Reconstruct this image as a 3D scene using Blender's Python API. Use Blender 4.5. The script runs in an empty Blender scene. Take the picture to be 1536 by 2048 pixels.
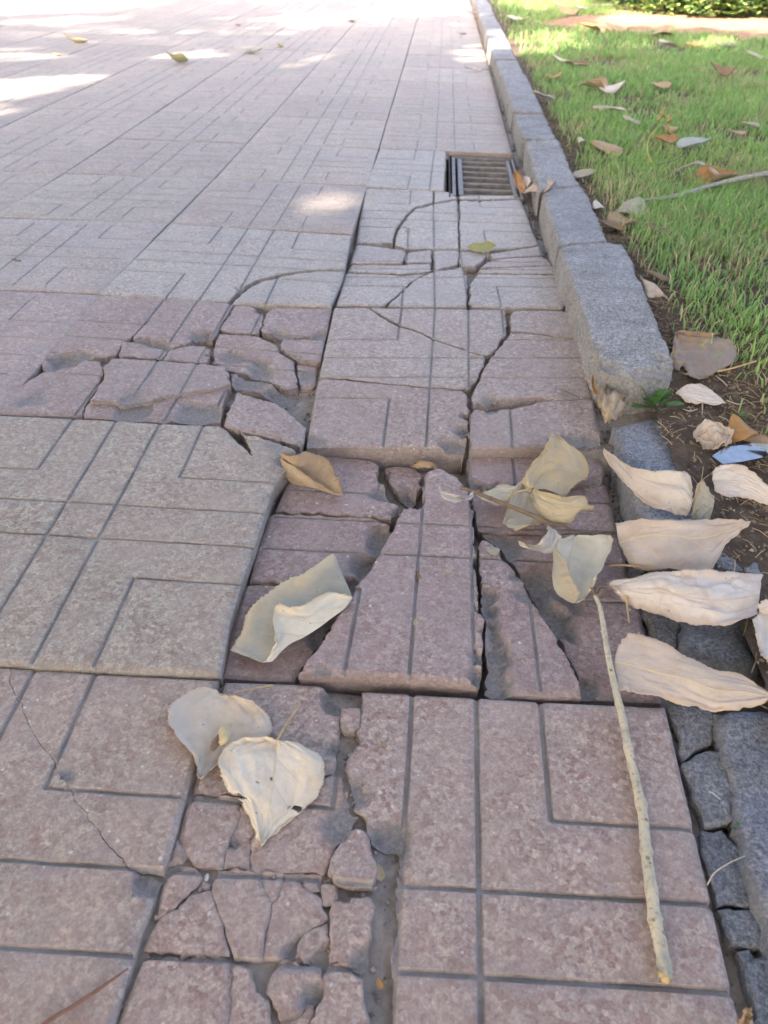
import bpy, math, random
import numpy as np
from mathutils import Matrix, Vector, geometry

random.seed(7); RNG = np.random.default_rng(7)
scene = bpy.context.scene
COL = scene.collection

# ------------------------------------------------------------------ camera
F_PX = 1491.638                      # focal length in pixels of the 1536 px wide photograph
PITCH, YAW, ROLL = 0.672450, 0.049921, 0.026701
CAM = np.array([0.165904, -0.425559, 0.541326])
def _axes():
    ca, sa = math.cos(PITCH), math.sin(PITCH)
    f = np.array([0, ca, -sa]); u = np.array([0, sa, ca]); r = np.array([1., 0, 0])
    cb, sb = math.cos(YAW), math.sin(YAW)
    Z = np.array([[cb, -sb, 0], [sb, cb, 0], [0, 0, 1]])
    f, u, r = Z @ f, Z @ u, Z @ r
    cc, sc = math.cos(ROLL), math.sin(ROLL)
    return cc * r + sc * u, -sc * r + cc * u, f
AX_R, AX_U, AX_F = _axes()
cam_data = bpy.data.cameras.new('camera')
cam = bpy.data.objects.new('camera', cam_data); COL.objects.link(cam)
cam_data.sensor_fit = 'HORIZONTAL'; cam_data.sensor_width = 36.0
cam_data.lens = 36.0 * F_PX / 1536.0
cam_data.clip_start = 0.02; cam_data.clip_end = 2000
M = Matrix(((AX_R[0], AX_U[0], -AX_F[0], CAM[0]), (AX_R[1], AX_U[1], -AX_F[1], CAM[1]), (AX_R[2], AX_U[2], -AX_F[2], CAM[2]), (0, 0, 0, 1)))
cam.matrix_world = M
cam_data.dof.use_dof = True; cam_data.dof.focus_distance = 0.78; cam_data.dof.aperture_fstop = 13.0
scene.camera = cam

# ------------------------------------------------------------------ sky, sun, exposure
SUN_DIR = Vector((-0.46, -0.61, 0.645)).normalized()
world = bpy.data.worlds.new('World'); scene.world = world; world.use_nodes = True
wn = world.node_tree
bg = wn.nodes['Background']
sky = wn.nodes.new('ShaderNodeTexSky'); sky.sky_type = 'NISHITA'; sky.sun_disc = False
sky.sun_elevation = math.asin(SUN_DIR.z)
sky.sun_rotation = math.atan2(SUN_DIR.x, SUN_DIR.y)
sky.altitude = 0; sky.air_density = 0.55; sky.dust_density = 8.0; sky.ozone_density = 0.3
wn.links.new(sky.outputs[0], bg.inputs[0]); bg.inputs[1].default_value = 0.15
sun_data = bpy.data.lights.new('sun', 'SUN'); sun_data.energy = 3.0; sun_data.angle = math.radians(0.6)
sun_data.color = (1.0, 0.90, 0.78)
sun = bpy.data.objects.new('sun', sun_data); COL.objects.link(sun)
sun.rotation_euler = SUN_DIR.to_track_quat('Z', 'Y').to_euler(); sun.location = (-8, -10, 12)
scene.view_settings.view_transform = 'Standard'; scene.view_settings.look = 'None'
scene.view_settings.gamma = 1.0; scene.view_settings.use_curve_mapping = False
scene.view_settings.exposure = 2.96
scene.cycles.max_bounces = 6

# ------------------------------------------------------------------ numeric helpers
T = 0.4                              # paving tile edge in metres
def ray(x, y):
    return AX_F * F_PX + AX_R * (x - 768) + AX_U * (1024 - y)
def at(x, y, z=0.0):                 # point of the place seen at a photo position, on the level z
    d = ray(x, y); t = (z - CAM[2]) / d[2]
    return CAM + d * t
def on(x, y, zf):                    # the same on a surface z = zf(X, Y)
    z = 0.0
    for _ in range(8):
        p = at(x, y, z); z = float(zf(p[0], p[1]))
    return at(x, y, z)
def photo_of(p):
    d = np.asarray(p, float) - CAM; z = d @ AX_F
    return 768 + F_PX * (d @ AX_R) / z, 1024 - F_PX * (d @ AX_U) / z, z
def _hash(ix, iy, s):
    n = (ix.astype(np.int64) * 374761393 + iy.astype(np.int64) * 668265263 + s * 974711) & 0x7fffffff
    n = ((n ^ (n >> 13)) * 1274126177) & 0x7fffffff
    return ((n ^ (n >> 16)) & 0xffff) / 65535.0
def vnoise(x, y, f, s=0):
    x = np.asarray(x, float) * f + 1000.0; y = np.asarray(y, float) * f + 1000.0
    ix = np.floor(x); iy = np.floor(y); fx = x - ix; fy = y - iy
    fx = fx * fx * (3 - 2 * fx); fy = fy * fy * (3 - 2 * fy)
    a = _hash(ix, iy, s); b = _hash(ix + 1, iy, s); c = _hash(ix, iy + 1, s); d = _hash(ix + 1, iy + 1, s)
    return (a * (1 - fx) + b * fx) * (1 - fy) + (c * (1 - fx) + d * fx) * fy
def fbm(x, y, f, s=0, o=3):
    v = 0; a = .5
    for k in range(o):
        v = v + a * vnoise(x, y, f * 2 ** k, s + 17 * k); a *= .5
    return v / (1 - .5 ** o)
# height of the sound paving (metres), from a few sighted points (tile units -> centimetres)
_cp = np.array([(-1, 2, 1.7), (-1, 3, 1.3), (0, 3, .5), (0, 2, 1.2), (-2, 2, 1.3), (-2, 3, .8), (-3, 2, .4), (-3, 3, .2), (-2, 1, .7), (-1, 1, .9), (-1, 4, .2), (0, 4, .0),
                (1, 2, 3.2), (1, 1, 1.3), (1, 3, 1.0), (1, 4, -.6), (2, 2, 3.4), (2, 1, 1.5), (2, 3, 1.5), (2, 4, 0), (0, 1, .2), (0, 0, 0), (1, 0, 0), (-1, 0, .1), (-2, 0, 0), (2, 0, 0),
                (0, -1, 0), (1, -1, 0), (-1, -1, 0), (0, 5, 0), (1, 5, 0), (-1, 5, 0), (-2, 4, 0), (-2, 5, 0), (2, 5, 0), (-3, 1, 0), (-3, 4, 0)], float)
def _k(d): return np.exp(-(d / .95) ** 2)
_W = np.linalg.solve(_k(np.hypot(_cp[:, None, 0] - _cp[None, :, 0], _cp[:, None, 1] - _cp[None, :, 1])) + 0.02 * np.eye(len(_cp)), _cp[:, 2])
def surf(x, y):
    x = np.asarray(x, float) / T; y = np.asarray(y, float) / T
    return 0.01 * np.sum(_k(np.hypot(x[..., None] - _cp[:, 0], y[..., None] - _cp[:, 1])) * _W, axis=-1)
KERB_X0, KERB_X1 = 0.405, 0.525
def lawnz(x, y):
    x = np.asarray(x, float); y = np.asarray(y, float)
    base = 0.018 + 0.028 * np.exp(-((y - .8) / .55) ** 2) - 0.012 * np.exp(-((y - .35) / .25) ** 2)
    return base + 0.010 * (fbm(x, y, 6, 5) - .5) + 0.02 * np.clip(x - .55, 0, 1.2)

# ------------------------------------------------------------------ object helpers
def link(o, parent=None):
    COL.objects.link(o)
    if parent is not None: o.parent = parent
    return o
def tag(o, label=None, cat=None, group=None, kind=None):
    if label: o['label'] = label
    if cat: o['category'] = cat
    if group: o['group'] = group
    if kind: o['kind'] = kind
    return o
def empty(name, loc=(0, 0, 0), parent=None):
    o = bpy.data.objects.new(name, None); o.empty_display_size = .05; o.location = loc
    return link(o, parent)
def mesh_from(name, verts, faces, smooth=True):
    me = bpy.data.meshes.new(name)
    me.from_pydata([tuple(map(float, v)) for v in verts], [], faces)
    if smooth: me.polygons.foreach_set('use_smooth', [True] * len(me.polygons))
    me.update(); return me
def crease(me, ang):
    me.set_sharp_from_angle(angle=ang); return me
def obj(name, me, mat, parent=None, loc=None, color=None):
    o = bpy.data.objects.new(name, me); me.materials.clear() if False else None
    if mat is not None and len(me.materials) == 0: me.materials.append(mat)
    if loc is not None: o.location = loc
    if color: o.color = (*color, 1)
    return link(o, parent)
def centred(name, V, Fc, mat, parent=None, smooth=True, color=None, attrs=None, uv=None, origin=None):
    V = np.asarray(V, float)
    c = V.mean(0) if origin is None else np.asarray(origin, float)
    me = mesh_from(name, V - c, Fc, smooth)
    if attrs is not None:
        a = me.color_attributes.new('wear', 'FLOAT_COLOR', 'POINT')
        a.data.foreach_set('color', np.asarray(attrs, np.float32).ravel())
    if uv is not None:
        a = me.attributes.new('leafuv', 'FLOAT_VECTOR', 'POINT')
        a.data.foreach_set('vector', np.asarray(uv, np.float32).ravel())
    pl = np.zeros(3) if parent is None else np.array(parent.location)
    return obj(name, me, mat, parent, tuple(c - pl), color)

# ------------------------------------------------------------------ materials
class NT:
    def __init__(s, name):
        s.mat = bpy.data.materials.new(name); s.mat.use_nodes = True
        s.t = s.mat.node_tree; s.n = s.t.nodes; s.l = s.t.links
        s.b = s.n['Principled BSDF']; s.out = s.n['Material Output']
        s.pos = s.n.new('ShaderNodeNewGeometry').outputs['Position']
    def new(s, k, **kw):
        n = s.n.new(k)
        for a, v in kw.items(): setattr(n, a, v)
        return n
    def put(s, inp, v):
        if hasattr(v, 'is_linked') or isinstance(v, bpy.types.NodeSocket): s.l.new(v, inp)
        else: inp.default_value = v
    def noise(s, scale, detail=3, rough=.55, vec=None, dist=0):
        n = s.new('ShaderNodeTexNoise'); s.put(n.inputs['Vector'], vec or s.pos)
        n.inputs['Scale'].default_value = scale; n.inputs['Detail'].default_value = detail
        n.inputs['Roughness'].default_value = rough; n.inputs['Distortion'].default_value = dist
        return n.outputs['Fac']
    def vor(s, scale, feature='F1', rnd=1.0, vec=None):
        n = s.new('ShaderNodeTexVoronoi', feature=feature); s.put(n.inputs['Vector'], vec or s.pos)
        n.inputs['Scale'].default_value = scale; n.inputs['Randomness'].default_value = rnd
        return n
    def ramp(s, fac, stops):
        n = s.new('ShaderNodeValToRGB'); s.put(n.inputs[0], fac); e = n.color_ramp.elements
        while len(e) < len(stops): e.new(.5)
        for k, (p, c) in enumerate(stops):
            e[k].position = p; e[k].color = c if isinstance(c, tuple) and len(c) == 4 else ((*c, 1) if isinstance(c, tuple) else (c, c, c, 1))
        return n.outputs[0]
    def mix(s, fac, a, b, mode='MIX'):
        n = s.new('ShaderNodeMix', data_type='RGBA', blend_type=mode)
        s.put(n.inputs[0], fac); 
        s.put(n.inputs[6], a if not isinstance(a, tuple) else (*a[:3], 1)); s.put(n.inputs[7], b if not isinstance(b, tuple) else (*b[:3], 1))
        return n.outputs[2]
    def math(s, op, a, b=0.0, clamp=False):
        n = s.new('ShaderNodeMath', operation=op, use_clamp=clamp); s.put(n.inputs[0], a); s.put(n.inputs[1], b)
        return n.outputs[0]
    def attr(s, name):
        n = s.new('ShaderNodeAttribute', attribute_name=name); return n
    def sep(s, c):
        n = s.new('ShaderNodeSeparateColor'); s.put(n.inputs[0], c); return n.outputs
    def bump(s, h, strength=.4, dist=.002, normal=None):
        n = s.new('ShaderNodeBump'); s.put(n.inputs['Height'], h)
        n.inputs['Strength'].default_value = strength; n.inputs['Distance'].default_value = dist
        if normal is not None: s.l.new(normal, n.inputs['Normal'])
        return n.outputs[0]
    def done(s, col=None, rough=None, normal=None, spec=None):
        if col is not None: s.put(s.b.inputs['Base Color'], col if not isinstance(col, tuple) else (*col[:3], 1))
        if rough is not None: s.put(s.b.inputs['Roughness'], rough)
        if normal is not None: s.l.new(normal, s.b.inputs['Normal'])
        if spec is not None: s.b.inputs['Specular IOR Level'].default_value = spec
        return s.mat

def tile_material():
    m = NT('terrazzo_paving')
    tint = m.mix(1.0, m.new('ShaderNodeObjectInfo').outputs['Color'], (1.05, 1.0, .925), 'MULTIPLY')
    wear = m.sep(m.attr('wear').outputs['Color'])
    warp = m.new('ShaderNodeVectorMath', operation='ADD')
    nz = m.new('ShaderNodeTexNoise'); m.l.new(m.pos, nz.inputs['Vector']); nz.inputs['Scale'].default_value = 150
    sc = m.new('ShaderNodeVectorMath', operation='SCALE'); m.l.new(nz.outputs['Color'], sc.inputs[0]); sc.inputs['Scale'].default_value = .004
    m.l.new(m.pos, warp.inputs[0]); m.l.new(sc.outputs[0], warp.inputs[1]); wp = warp.outputs[0]
    big = m.noise(7, 4, .6); mid = m.noise(30, 4, .65); fine = m.noise(420, 3, .7)
    v1 = m.vor(230, vec=wp); cell = m.sep(v1.outputs['Color'])
    edge = m.vor(190, 'DISTANCE_TO_EDGE', vec=wp).outputs['Distance']
    # soft paste: tint with slow and fine variation
    c = m.mix(m.ramp(big, [(.32, 0.0), (.7, 1.0)]), tint, m.mix(1.0, tint, (1.0, 1.05, 1.06), 'MULTIPLY'))
    c = m.mix(m.math('MULTIPLY', m.ramp(mid, [(.45, 0.0), (.75, 1.0)]), .5), c, m.mix(1.0, c, (.80, .82, .82), 'MULTIPLY'))
    c = m.mix(m.ramp(fine, [(.3, 0.0), (.72, 1.0)]), m.mix(1.0, c, (.80, .79, .78), 'MULTIPLY'), m.mix(1.0, c, (1.16, 1.15, 1.14), 'MULTIPLY'))
    # aggregate grains laid bare where the face is worn
    v3 = m.vor(520, vec=wp); cell2 = m.sep(v3.outputs['Color'])
    g1 = m.ramp(cell[0], [(0, (.80, .68, .65)), (.25, (.94, .86, .84)), (.5, (1.0, 1.02, 1.01)), (.72, (1.10, 1.15, 1.13)), (1, (1.36, 1.39, 1.32))])
    g2 = m.ramp(cell2[0], [(0, (.78, .75, .74)), (.5, (1.0, 1.0, 1.0)), (1, (1.2, 1.2, 1.18))])
    gc = m.mix(1.0, m.mix(1.0, c, g1, 'MULTIPLY'), g2, 'MULTIPLY')
    pit = m.ramp(m.noise(300, 4, .75), [(.34, 1.0), (.43, 0.0)])
    gc = m.mix(m.math('MULTIPLY', pit, .62), gc, (.15, .138, .13))
    worn = m.ramp(m.noise(9, 6, .75), [(.38, .35), (.62, 1.0)])
    c = m.mix(worn, c, gc); gap = pit
    stain = m.ramp(m.noise(5, 6, .7), [(.40, 0.0), (.66, 1.0)])
    c = m.mix(m.math('MULTIPLY', stain, .45), c, m.mix(1.0, c, (.78, .77, .74), 'MULTIPLY'))
    # scattered white and dark chips
    v2 = m.vor(90, vec=wp); cc = m.sep(v2.outputs['Color'])
    chip = m.math('MULTIPLY', m.math('LESS_THAN', v2.outputs['Distance'], m.math('MULTIPLY', cc[1], .17)), m.math('GREATER_THAN', cc[0], .55))
    c = m.mix(m.math('MULTIPLY', chip, .75), c, m.ramp(cc[2], [(0, (.60, .58, .54)), (.6, (.66, .64, .60)), (.7, (.40, .26, .22)), (1, (.22, .22, .22))]))
    # grey dust lying in the grooves and on the arrises, bare concrete where it is broken
    dust = m.mix(m.noise(300, 3), (.20, .195, .185), (.31, .30, .285))
    c = m.mix(m.math('MULTIPLY', wear[0], m.ramp(m.noise(60, 3), [(.2, .45), (.7, .85)])), c, dust)
    brk = m.ramp(m.noise(260, 5, .75), [(.28, (.15, .138, .13)), (.5, (.27, .248, .232)), (.72, (.42, .385, .36))])
    c = m.mix(wear[1], c, brk)
    h = m.math('ADD', m.math('MULTIPLY', fine, .5), m.math('MULTIPLY', m.math('SUBTRACT', 1.0, gap), worn))
    rough_b = m.noise(900, 4, .8)
    h2 = m.math('ADD', h, m.math('MULTIPLY', m.math('MULTIPLY', rough_b, wear[1]), 4.0))
    n = m.bump(h2, .55, .0012)
    return m.done(c, m.ramp(mid, [(.2, .46), (.8, .66)]), n, .45)
def kerb_material():
    m = NT('kerb_concrete')
    v = m.vor(230); cell = m.sep(v.outputs['Color'])
    c = m.ramp(cell[0], [(0, (.16, .16, .165)), (.35, (.26, .26, .26)), (.7, (.38, .375, .37)), (1, (.55, .55, .53))])
    f = m.noise(380, 4, .75)
    c = m.mix(.65, c, m.ramp(f, [(.32, (.08, .08, .085)), (.5, (.30, .298, .295)), (.66, (.64, .63, .61))]))
    st = m.noise(14, 5, .65)
    c = m.mix(m.math('MULTIPLY', m.ramp(st, [(.42, 0.0), (.68, 1.0)]), .7), c, m.mix(1.0, c, (.62, .60, .56), 'MULTIPLY'))
    wear = m.sep(m.attr('wear').outputs['Color'])
    c = m.mix(m.math('MULTIPLY', wear[1], .7), c, m.ramp(m.noise(120, 4), [(.3, (.17, .155, .135)), (.7, (.33, .31, .275))]))
    tint = m.new('ShaderNodeObjectInfo').outputs['Color']
    c = m.mix(1.0, c, tint, 'MULTIPLY')
    n = m.bump(m.math('ADD', m.math('MULTIPLY', v.outputs['Distance'], -.8), m.math('MULTIPLY', f, 1.0)), .55, .0016)
    return m.done(c, .85, n, .25)
def soil_material():
    m = NT('soil')
    a = m.noise(45, 6, .7); b = m.noise(6, 3)
    c = m.ramp(a, [(.25, (.06, .045, .034)), (.5, (.15, .11, .08)), (.75, (.27, .21, .155))])
    c = m.mix(m.ramp(b, [(.4, 0.0), (.65, .6)]), c, (.13, .10, .07))
    v = m.vor(120)
    c = m.mix(m.math('MULTIPLY', m.math('LESS_THAN', v.outputs['Distance'], .22), m.math('GREATER_THAN', m.sep(v.outputs['Color'])[0], .8)), c, (.30, .25, .19))
    n = m.bump(m.noise(160, 6, .8), .9, .006)
    return m.done(c, .95, n, .15)
def bed_material():
    m = NT('mortar_bed')
    a = m.noise(70, 6, .75)
    c = m.ramp(a, [(.25, (.17, .145, .125)), (.5, (.31, .27, .235)), (.75, (.46, .40, .35))])
    n = m.bump(m.noise(300, 6, .8), .35, .0015)
    return m.done(c, .95, n, .15)
def far_paving_material():
    m = NT('far_paving_tiles')
    br = m.new('ShaderNodeTexBrick'); m.l.new(m.pos, br.inputs['Vector']); br.offset = 0; br.inputs['Scale'].default_value = 1
    br.inputs['Brick Width'].default_value = .4; br.inputs['Row Height'].default_value = .4; br.inputs['Mortar Size'].default_value = .004
    br.inputs['Color1'].default_value = (.36, .31, .30, 1); br.inputs['Color2'].default_value = (.33, .30, .29, 1); br.inputs['Mortar'].default_value = (.12, .11, .10, 1)
    c = m.mix(.3, br.outputs[0], m.ramp(m.noise(160, 3), [(.3, (.2, .18, .175)), (.7, (.5, .46, .45))]))
    return m.done(c, .55, None, .45)
def simple(name, col, rough=.7, spec=.3, var=.25, scale=40, metallic=0.0, bump=0.0):
    m = NT(name)
    f = m.noise(scale, 4, .65)
    c = m.ramp(f, [(.25, tuple(x * (1 - var) for x in col)), (.75, tuple(min(1, x * (1 + var)) for x in col))])
    m.b.inputs['Metallic'].default_value = metallic
    n = m.bump(m.noise(scale * 6, 4), bump, .001) if bump else None
    return m.done(c, rough, n, spec)
BACKS = {}
def leaf_material(name, col, vein, edge=None, back=None, _b=False, blotch2=None, trans=.25, blotch=None, veins=5.0, rough=.55):
    if back and not _b:
        BACKS[name] = leaf_material(name + '_underside', back, tuple(.5 * (a + b) for a, b in zip(vein, back)), edge, None, True, blotch2, trans, None, veins, rough); back = None
    m = NT(name)
    at_ = m.attr('leafuv').outputs['Vector']
    sx = m.new('ShaderNodeSeparateXYZ'); m.l.new(at_, sx.inputs[0]); s_, t_ = sx.outputs[0], sx.outputs[1]
    a = m.math('ABSOLUTE', s_)
    # lateral veins leave the midrib and bend forward
    q = m.math('SUBTRACT', m.math('MULTIPLY', t_, veins), m.math('MULTIPLY', m.math('POWER', a, .85), veins * .36))
    wob = m.noise(60, 2); q = m.math('ADD', q, m.math('MULTIPLY', wob, .25))
    fr = m.math('ABSOLUTE', m.math('SUBTRACT', m.math('FRACT', q), .5))
    lat = m.math('SUBTRACT', 1.0, m.math('DIVIDE', fr, .06), True)
    lat = m.math('MULTIPLY', lat, m.math('SUBTRACT', 1.0, a, True))
    mid = m.math('SUBTRACT', 1.0, m.math('DIVIDE', a, .045), True)
    net = m.vor(330, 'DISTANCE_TO_EDGE').outputs['Distance']
    netm = m.math('MULTIPLY', m.math('SUBTRACT', 1.0, m.math('DIVIDE', net, .1), True), .18)
    n1 = m.noise(28, 4, .6); n2 = m.noise(170, 4, .7)
    c = m.mix(m.ramp(n1, [(.3, 0.0), (.7, 1.0)]), tuple(x * .86 for x in col), tuple(min(1, x * 1.08) for x in col))
    c = m.mix(m.math('MULTIPLY', m.ramp(n2, [(.45, 0.0), (.8, 1.0)]), .25), c, tuple(x * .7 for x in col))
    if edge:
        ed = m.math('MULTIPLY', m.ramp(m.math('ADD', a, m.math('MULTIPLY', m.math('SUBTRACT', n1, .5), .5)), [(.72, 0.0), (1.0, 1.0)]), .8)
        c = m.mix(ed, c, edge)
    if blotch2:
        c = m.mix(m.math('MULTIPLY', m.ramp(m.noise(38, 5, .7, dist=.6), [(.50, 0.0), (.68, 1.0)]), .65), c, blotch2)
    if blotch:
        c = m.mix(m.math('MULTIPLY', m.ramp(m.math('ADD', m.noise(60, 4, .65, dist=.8), m.math('MULTIPLY', fr, .35)), [(.56, 0.0), (.63, 1.0)]), m.ramp(t_, [(.3, .15), (.5, 1.0)])), c, blotch)
    sp = m.vor(150); spm = m.math('MULTIPLY', m.math('LESS_THAN', sp.outputs['Distance'], .13), m.math('GREATER_THAN', m.sep(sp.outputs['Color'])[0], .90))
    c = m.mix(m.math('MULTIPLY', spm, .6), c, (.12, .09, .06))
    vm = m.math('ADD', m.math('MAXIMUM', m.math('MULTIPLY', lat, .9), mid), netm, True)
    c = m.mix(m.math('MULTIPLY', vm, .92), c, vein)
    h = m.math('ADD', m.math('MULTIPLY', vm, 1.0), m.math('MULTIPLY', n2, .5))
    m.done(c, rough, m.bump(h, .35, .0010), .25)
    if trans:
        tr = m.new('ShaderNodeBsdfTranslucent'); m.put(tr.inputs['Color'], c)
        mx = m.new('ShaderNodeMixShader'); mx.inputs[0].default_value = trans
        m.l.new(m.b.outputs[0], mx.inputs[1]); m.l.new(tr.outputs[0], mx.inputs[2]); m.l.new(mx.outputs[0], m.out.inputs['Surface'])
    return m.mat
def blade_material():
    m = NT('grass_blades')
    c = m.attr('wear').outputs['Color']
    m.done(c, .5, None, .3)
    tr = m.new('ShaderNodeBsdfTranslucent'); m.put(tr.inputs['Color'], c)
    mx = m.new('ShaderNodeMixShader'); mx.inputs[0].default_value = .45
    m.l.new(m.b.outputs[0], mx.inputs[1]); m.l.new(tr.outputs[0], mx.inputs[2]); m.l.new(mx.outputs[0], m.out.inputs['Surface'])
    return m.mat
def bark_material():
    m = NT('pale_poplar_bark')
    a = m.noise(45, 5, .65); b = m.noise(260, 5, .75)
    c = m.ramp(a, [(.3, (.40, .385, .30)), (.5, (.56, .50, .36)), (.68, (.66, .57, .42))])
    c = m.mix(m.ramp(b, [(.52, 0.0), (.66, .7)]), c, (.26, .19, .11))
    v = m.vor(95); c = m.mix(m.math('MULTIPLY', m.math('LESS_THAN', v.outputs['Distance'], .16), .7), c, (.17, .12, .075))
    return m.done(c, .8, m.bump(b, .6, .0015), .2)
TILE = tile_material(); KERB = kerb_material(); SOIL = soil_material(); BED = bed_material()
STEEL = simple('weathered_steel', (.23, .215, .20), .6, .5, .35, 60, .4, .3)
PIT = simple('drain_pit_concrete', (.07, .065, .06), .95, .1, .4, 30)
BARK = bark_material()
TWIG = simple('brown_twig', (.20, .14, .09), .7, .3, .35, 150, 0, .4)
CUTW = simple('broken_wood', (.52, .38, .18), .8, .2, .4, 200, 0, .5)
PETI = simple('leaf_stalk', (.50, .36, .18), .6, .3, .25, 120)

# ------------------------------------------------------------------ slabs with real grooves, arrises and fractures
GROOVES = []
for a in (3 / 7, 4 / 7): GROOVES += [((a, 0), (a, 1)), ((0, a), (1, a))]
for a in (2 / 7, 5 / 7):
    for lo, hi in ((0, 2 / 7), (5 / 7, 1)): GROOVES += [((a, lo), (a, hi)), ((lo, a), (hi, a))]

def seg_dist(P, A, B):
    """distance of points P (n,2) to segments A-B (m,2), and the nearest index"""
    out = np.full(len(P), 9.0); idx = np.zeros(len(P), int)
    D = B - A; L = np.maximum((D ** 2).sum(1), 1e-14)
    for k in range(0, len(P), 1500):
        p = P[k:k + 1500, None, :]
        t = np.clip(((p - A) * D).sum(2) / L, 0, 1)
        d = np.hypot(*np.moveaxis(p - (A + t[..., None] * D), 2, 0))
        idx[k:k + 1500] = d.argmin(1); out[k:k + 1500] = d.min(1)
    return out, idx
def inside(P, poly):
    x, y = P[:, 0][:, None], P[:, 1][:, None]
    a = poly; b = np.roll(poly, -1, 0)
    c = ((a[:, 1] > y) != (b[:, 1] > y)) & (x < (b[:, 0] - a[:, 0]) * (y - a[:, 1]) / (b[:, 1] - a[:, 1] + 1e-15) + a[:, 0])
    return c.sum(1) % 2 == 1
def slab(poly, frac, grooves, zf, step=.004, grid=.011, thick=.045, g_w=.0032, g_d=.0032, arris=.004, arris_d=.0026,
         spall=.5, chips=(), rough=.0004, gstep=.006, seed=0, round_arris=False, jag=.0016, fa=.6):
    """poly: closed outline (n,2) counter-clockwise; frac[i]: the edge i -> i+1 is a fracture. Returns V, F, wear."""
    poly = np.asarray(poly, float); n = len(poly)
    area = .5 * np.sum(poly[:, 0] * np.roll(poly[:, 1], -1) - np.roll(poly[:, 0], -1) * poly[:, 1])
    if area < 0:
        poly = poly[::-1]; frac = [frac[(n - 2 - i) % n] for i in range(n)]
    pts = []; fl = []
    for i in range(n):
        a, b = poly[i], poly[(i + 1) % n]; L = np.hypot(*(b - a)); k = max(1, int(L / step))
        for j in range(k):
            pts.append(a + (b - a) * j / k); fl.append(bool(frac[i]) or (j == 0 and bool(frac[i - 1])))
    B = np.array(pts); fl = np.array(fl)
    if jag:
        dx = (vnoise(B[:, 0], B[:, 1], 90, 3) - .5) * 2 + (vnoise(B[:, 0], B[:, 1], 330, 4) - .5) * 1.2
        dy = (vnoise(B[:, 0], B[:, 1], 90, 8) - .5) * 2 + (vnoise(B[:, 0], B[:, 1], 330, 9) - .5) * 1.2
        B = B + fl[:, None] * jag * np.c_[dx + (vnoise(B[:, 0], B[:, 1], 800, 5) - .5) * .8, dy + (vnoise(B[:, 0], B[:, 1], 800, 6) - .5) * .8]
    A2 = B; B2 = np.roll(B, -1, 0); nb = len(B)
    tan = np.roll(B, -1, 0) - np.roll(B, 1, 0); tan /= np.maximum(np.hypot(*tan.T), 1e-9)[:, None]
    inn = np.c_[-tan[:, 1], tan[:, 0]]
    coords = [B]; edges = [(i, (i + 1) % nb) for i in range(nb)]
    rings = [arris * .45, arris] if not round_arris else [arris * .15, arris * .4, arris * .7, arris]
    extra = []
    for d in rings:
        q = B + inn * d; dd, _ = seg_dist(q, A2, B2); ok = inside(q, B) & (dd > d * .8)
        extra.append(q[ok][::1 if d < .006 else 2])
    lo, hi = B.min(0), B.max(0)
    gx, gy = np.meshgrid(np.arange(lo[0], hi[0], grid), np.arange(lo[1], hi[1], grid))
    q = np.c_[gx.ravel(), gy.ravel()] + (np.random.default_rng(seed).random((gx.size, 2)) - .5) * grid * .7
    G = np.array([(a, b) for a, b in grooves], float).reshape(-1, 2, 2)
    if len(q):
        dd, _ = seg_dist(q, A2, B2); ok = inside(q, B) & (dd > arris * 1.15)
        if len(G): gd, _ = seg_dist(q, G[:, 0], G[:, 1]); ok &= gd > g_w * 1.25
        extra.append(q[ok])
    for (cx, cy, cr, cd) in chips:
        q = np.array([cx, cy]) + (np.random.default_rng(seed + 7).random((int((cr * 2.6 / .0032) ** 2), 2)) - .5) * cr * 2.6
        dd, _ = seg_dist(q, A2, B2); ok = inside(q, B) & (dd > .0015)
        if len(G): gd, _ = seg_dist(q, G[:, 0], G[:, 1]); ok &= gd > g_w * 1.25
        extra.append(q[ok])
    off = nb
    for e in extra:
        coords.append(e); off += len(e)
    for (a, b) in G:
        t = b - a; L = np.hypot(*t)
        if L < 1e-4: continue
        t /= L; nn = np.array([-t[1], t[0]]); k = max(2, int(L / gstep))
        for o in (-g_w, -g_w * .45, g_w * .45, g_w):
            ln = a + t * (np.linspace(0, L, k + 1)[:, None]) + nn * o
            dd, _ = seg_dist(ln, A2, B2); ok = inside(ln, B) & (dd > .0012)
            ids = np.where(ok)[0]
            if len(ids) == 0: continue
            coords.append(ln[ids])
            for u in range(len(ids) - 1):
                if ids[u + 1] == ids[u] + 1: edges.append((off + u, off + u + 1))
            off += len(ids)
    P = np.vstack(coords)
    r = geometry.delaunay_2d_cdt([Vector((p[0], p[1])) for p in P], edges, [], 1, 1e-6)
    V2 = np.array([(v.x, v.y) for v in r[0]]); Fc = [tuple(f) for f in r[2]]
    # heights
    fe = fl & np.roll(fl, -1)
    man = ~fe
    dm = seg_dist(V2, A2[man], B2[man])[0] if man.any() else np.full(len(V2), 9.)
    df = seg_dist(V2, A2[fe], B2[fe])[0] if fe.any() else np.full(len(V2), 9.)
    x, y = V2[:, 0], V2[:, 1]
    z = zf(x, y) + rough * (fbm(x, y, 60, 11) - .5) * 2
    w0 = np.zeros(len(V2)); w1 = np.zeros(len(V2))
    if len(G):
        gd = seg_dist(V2, G[:, 0], G[:, 1])[0]
        k = np.clip((g_w * (.82 + .42 * vnoise(x, y, 60, 23)) - gd) / (g_w * .55), 0, 1); z -= g_d * k * (.75 + .5 * vnoise(x, y, 40, 21)); w0 = np.maximum(w0, np.clip((g_w * 1.25 - gd) / (g_w * .8), 0, 1))
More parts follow.
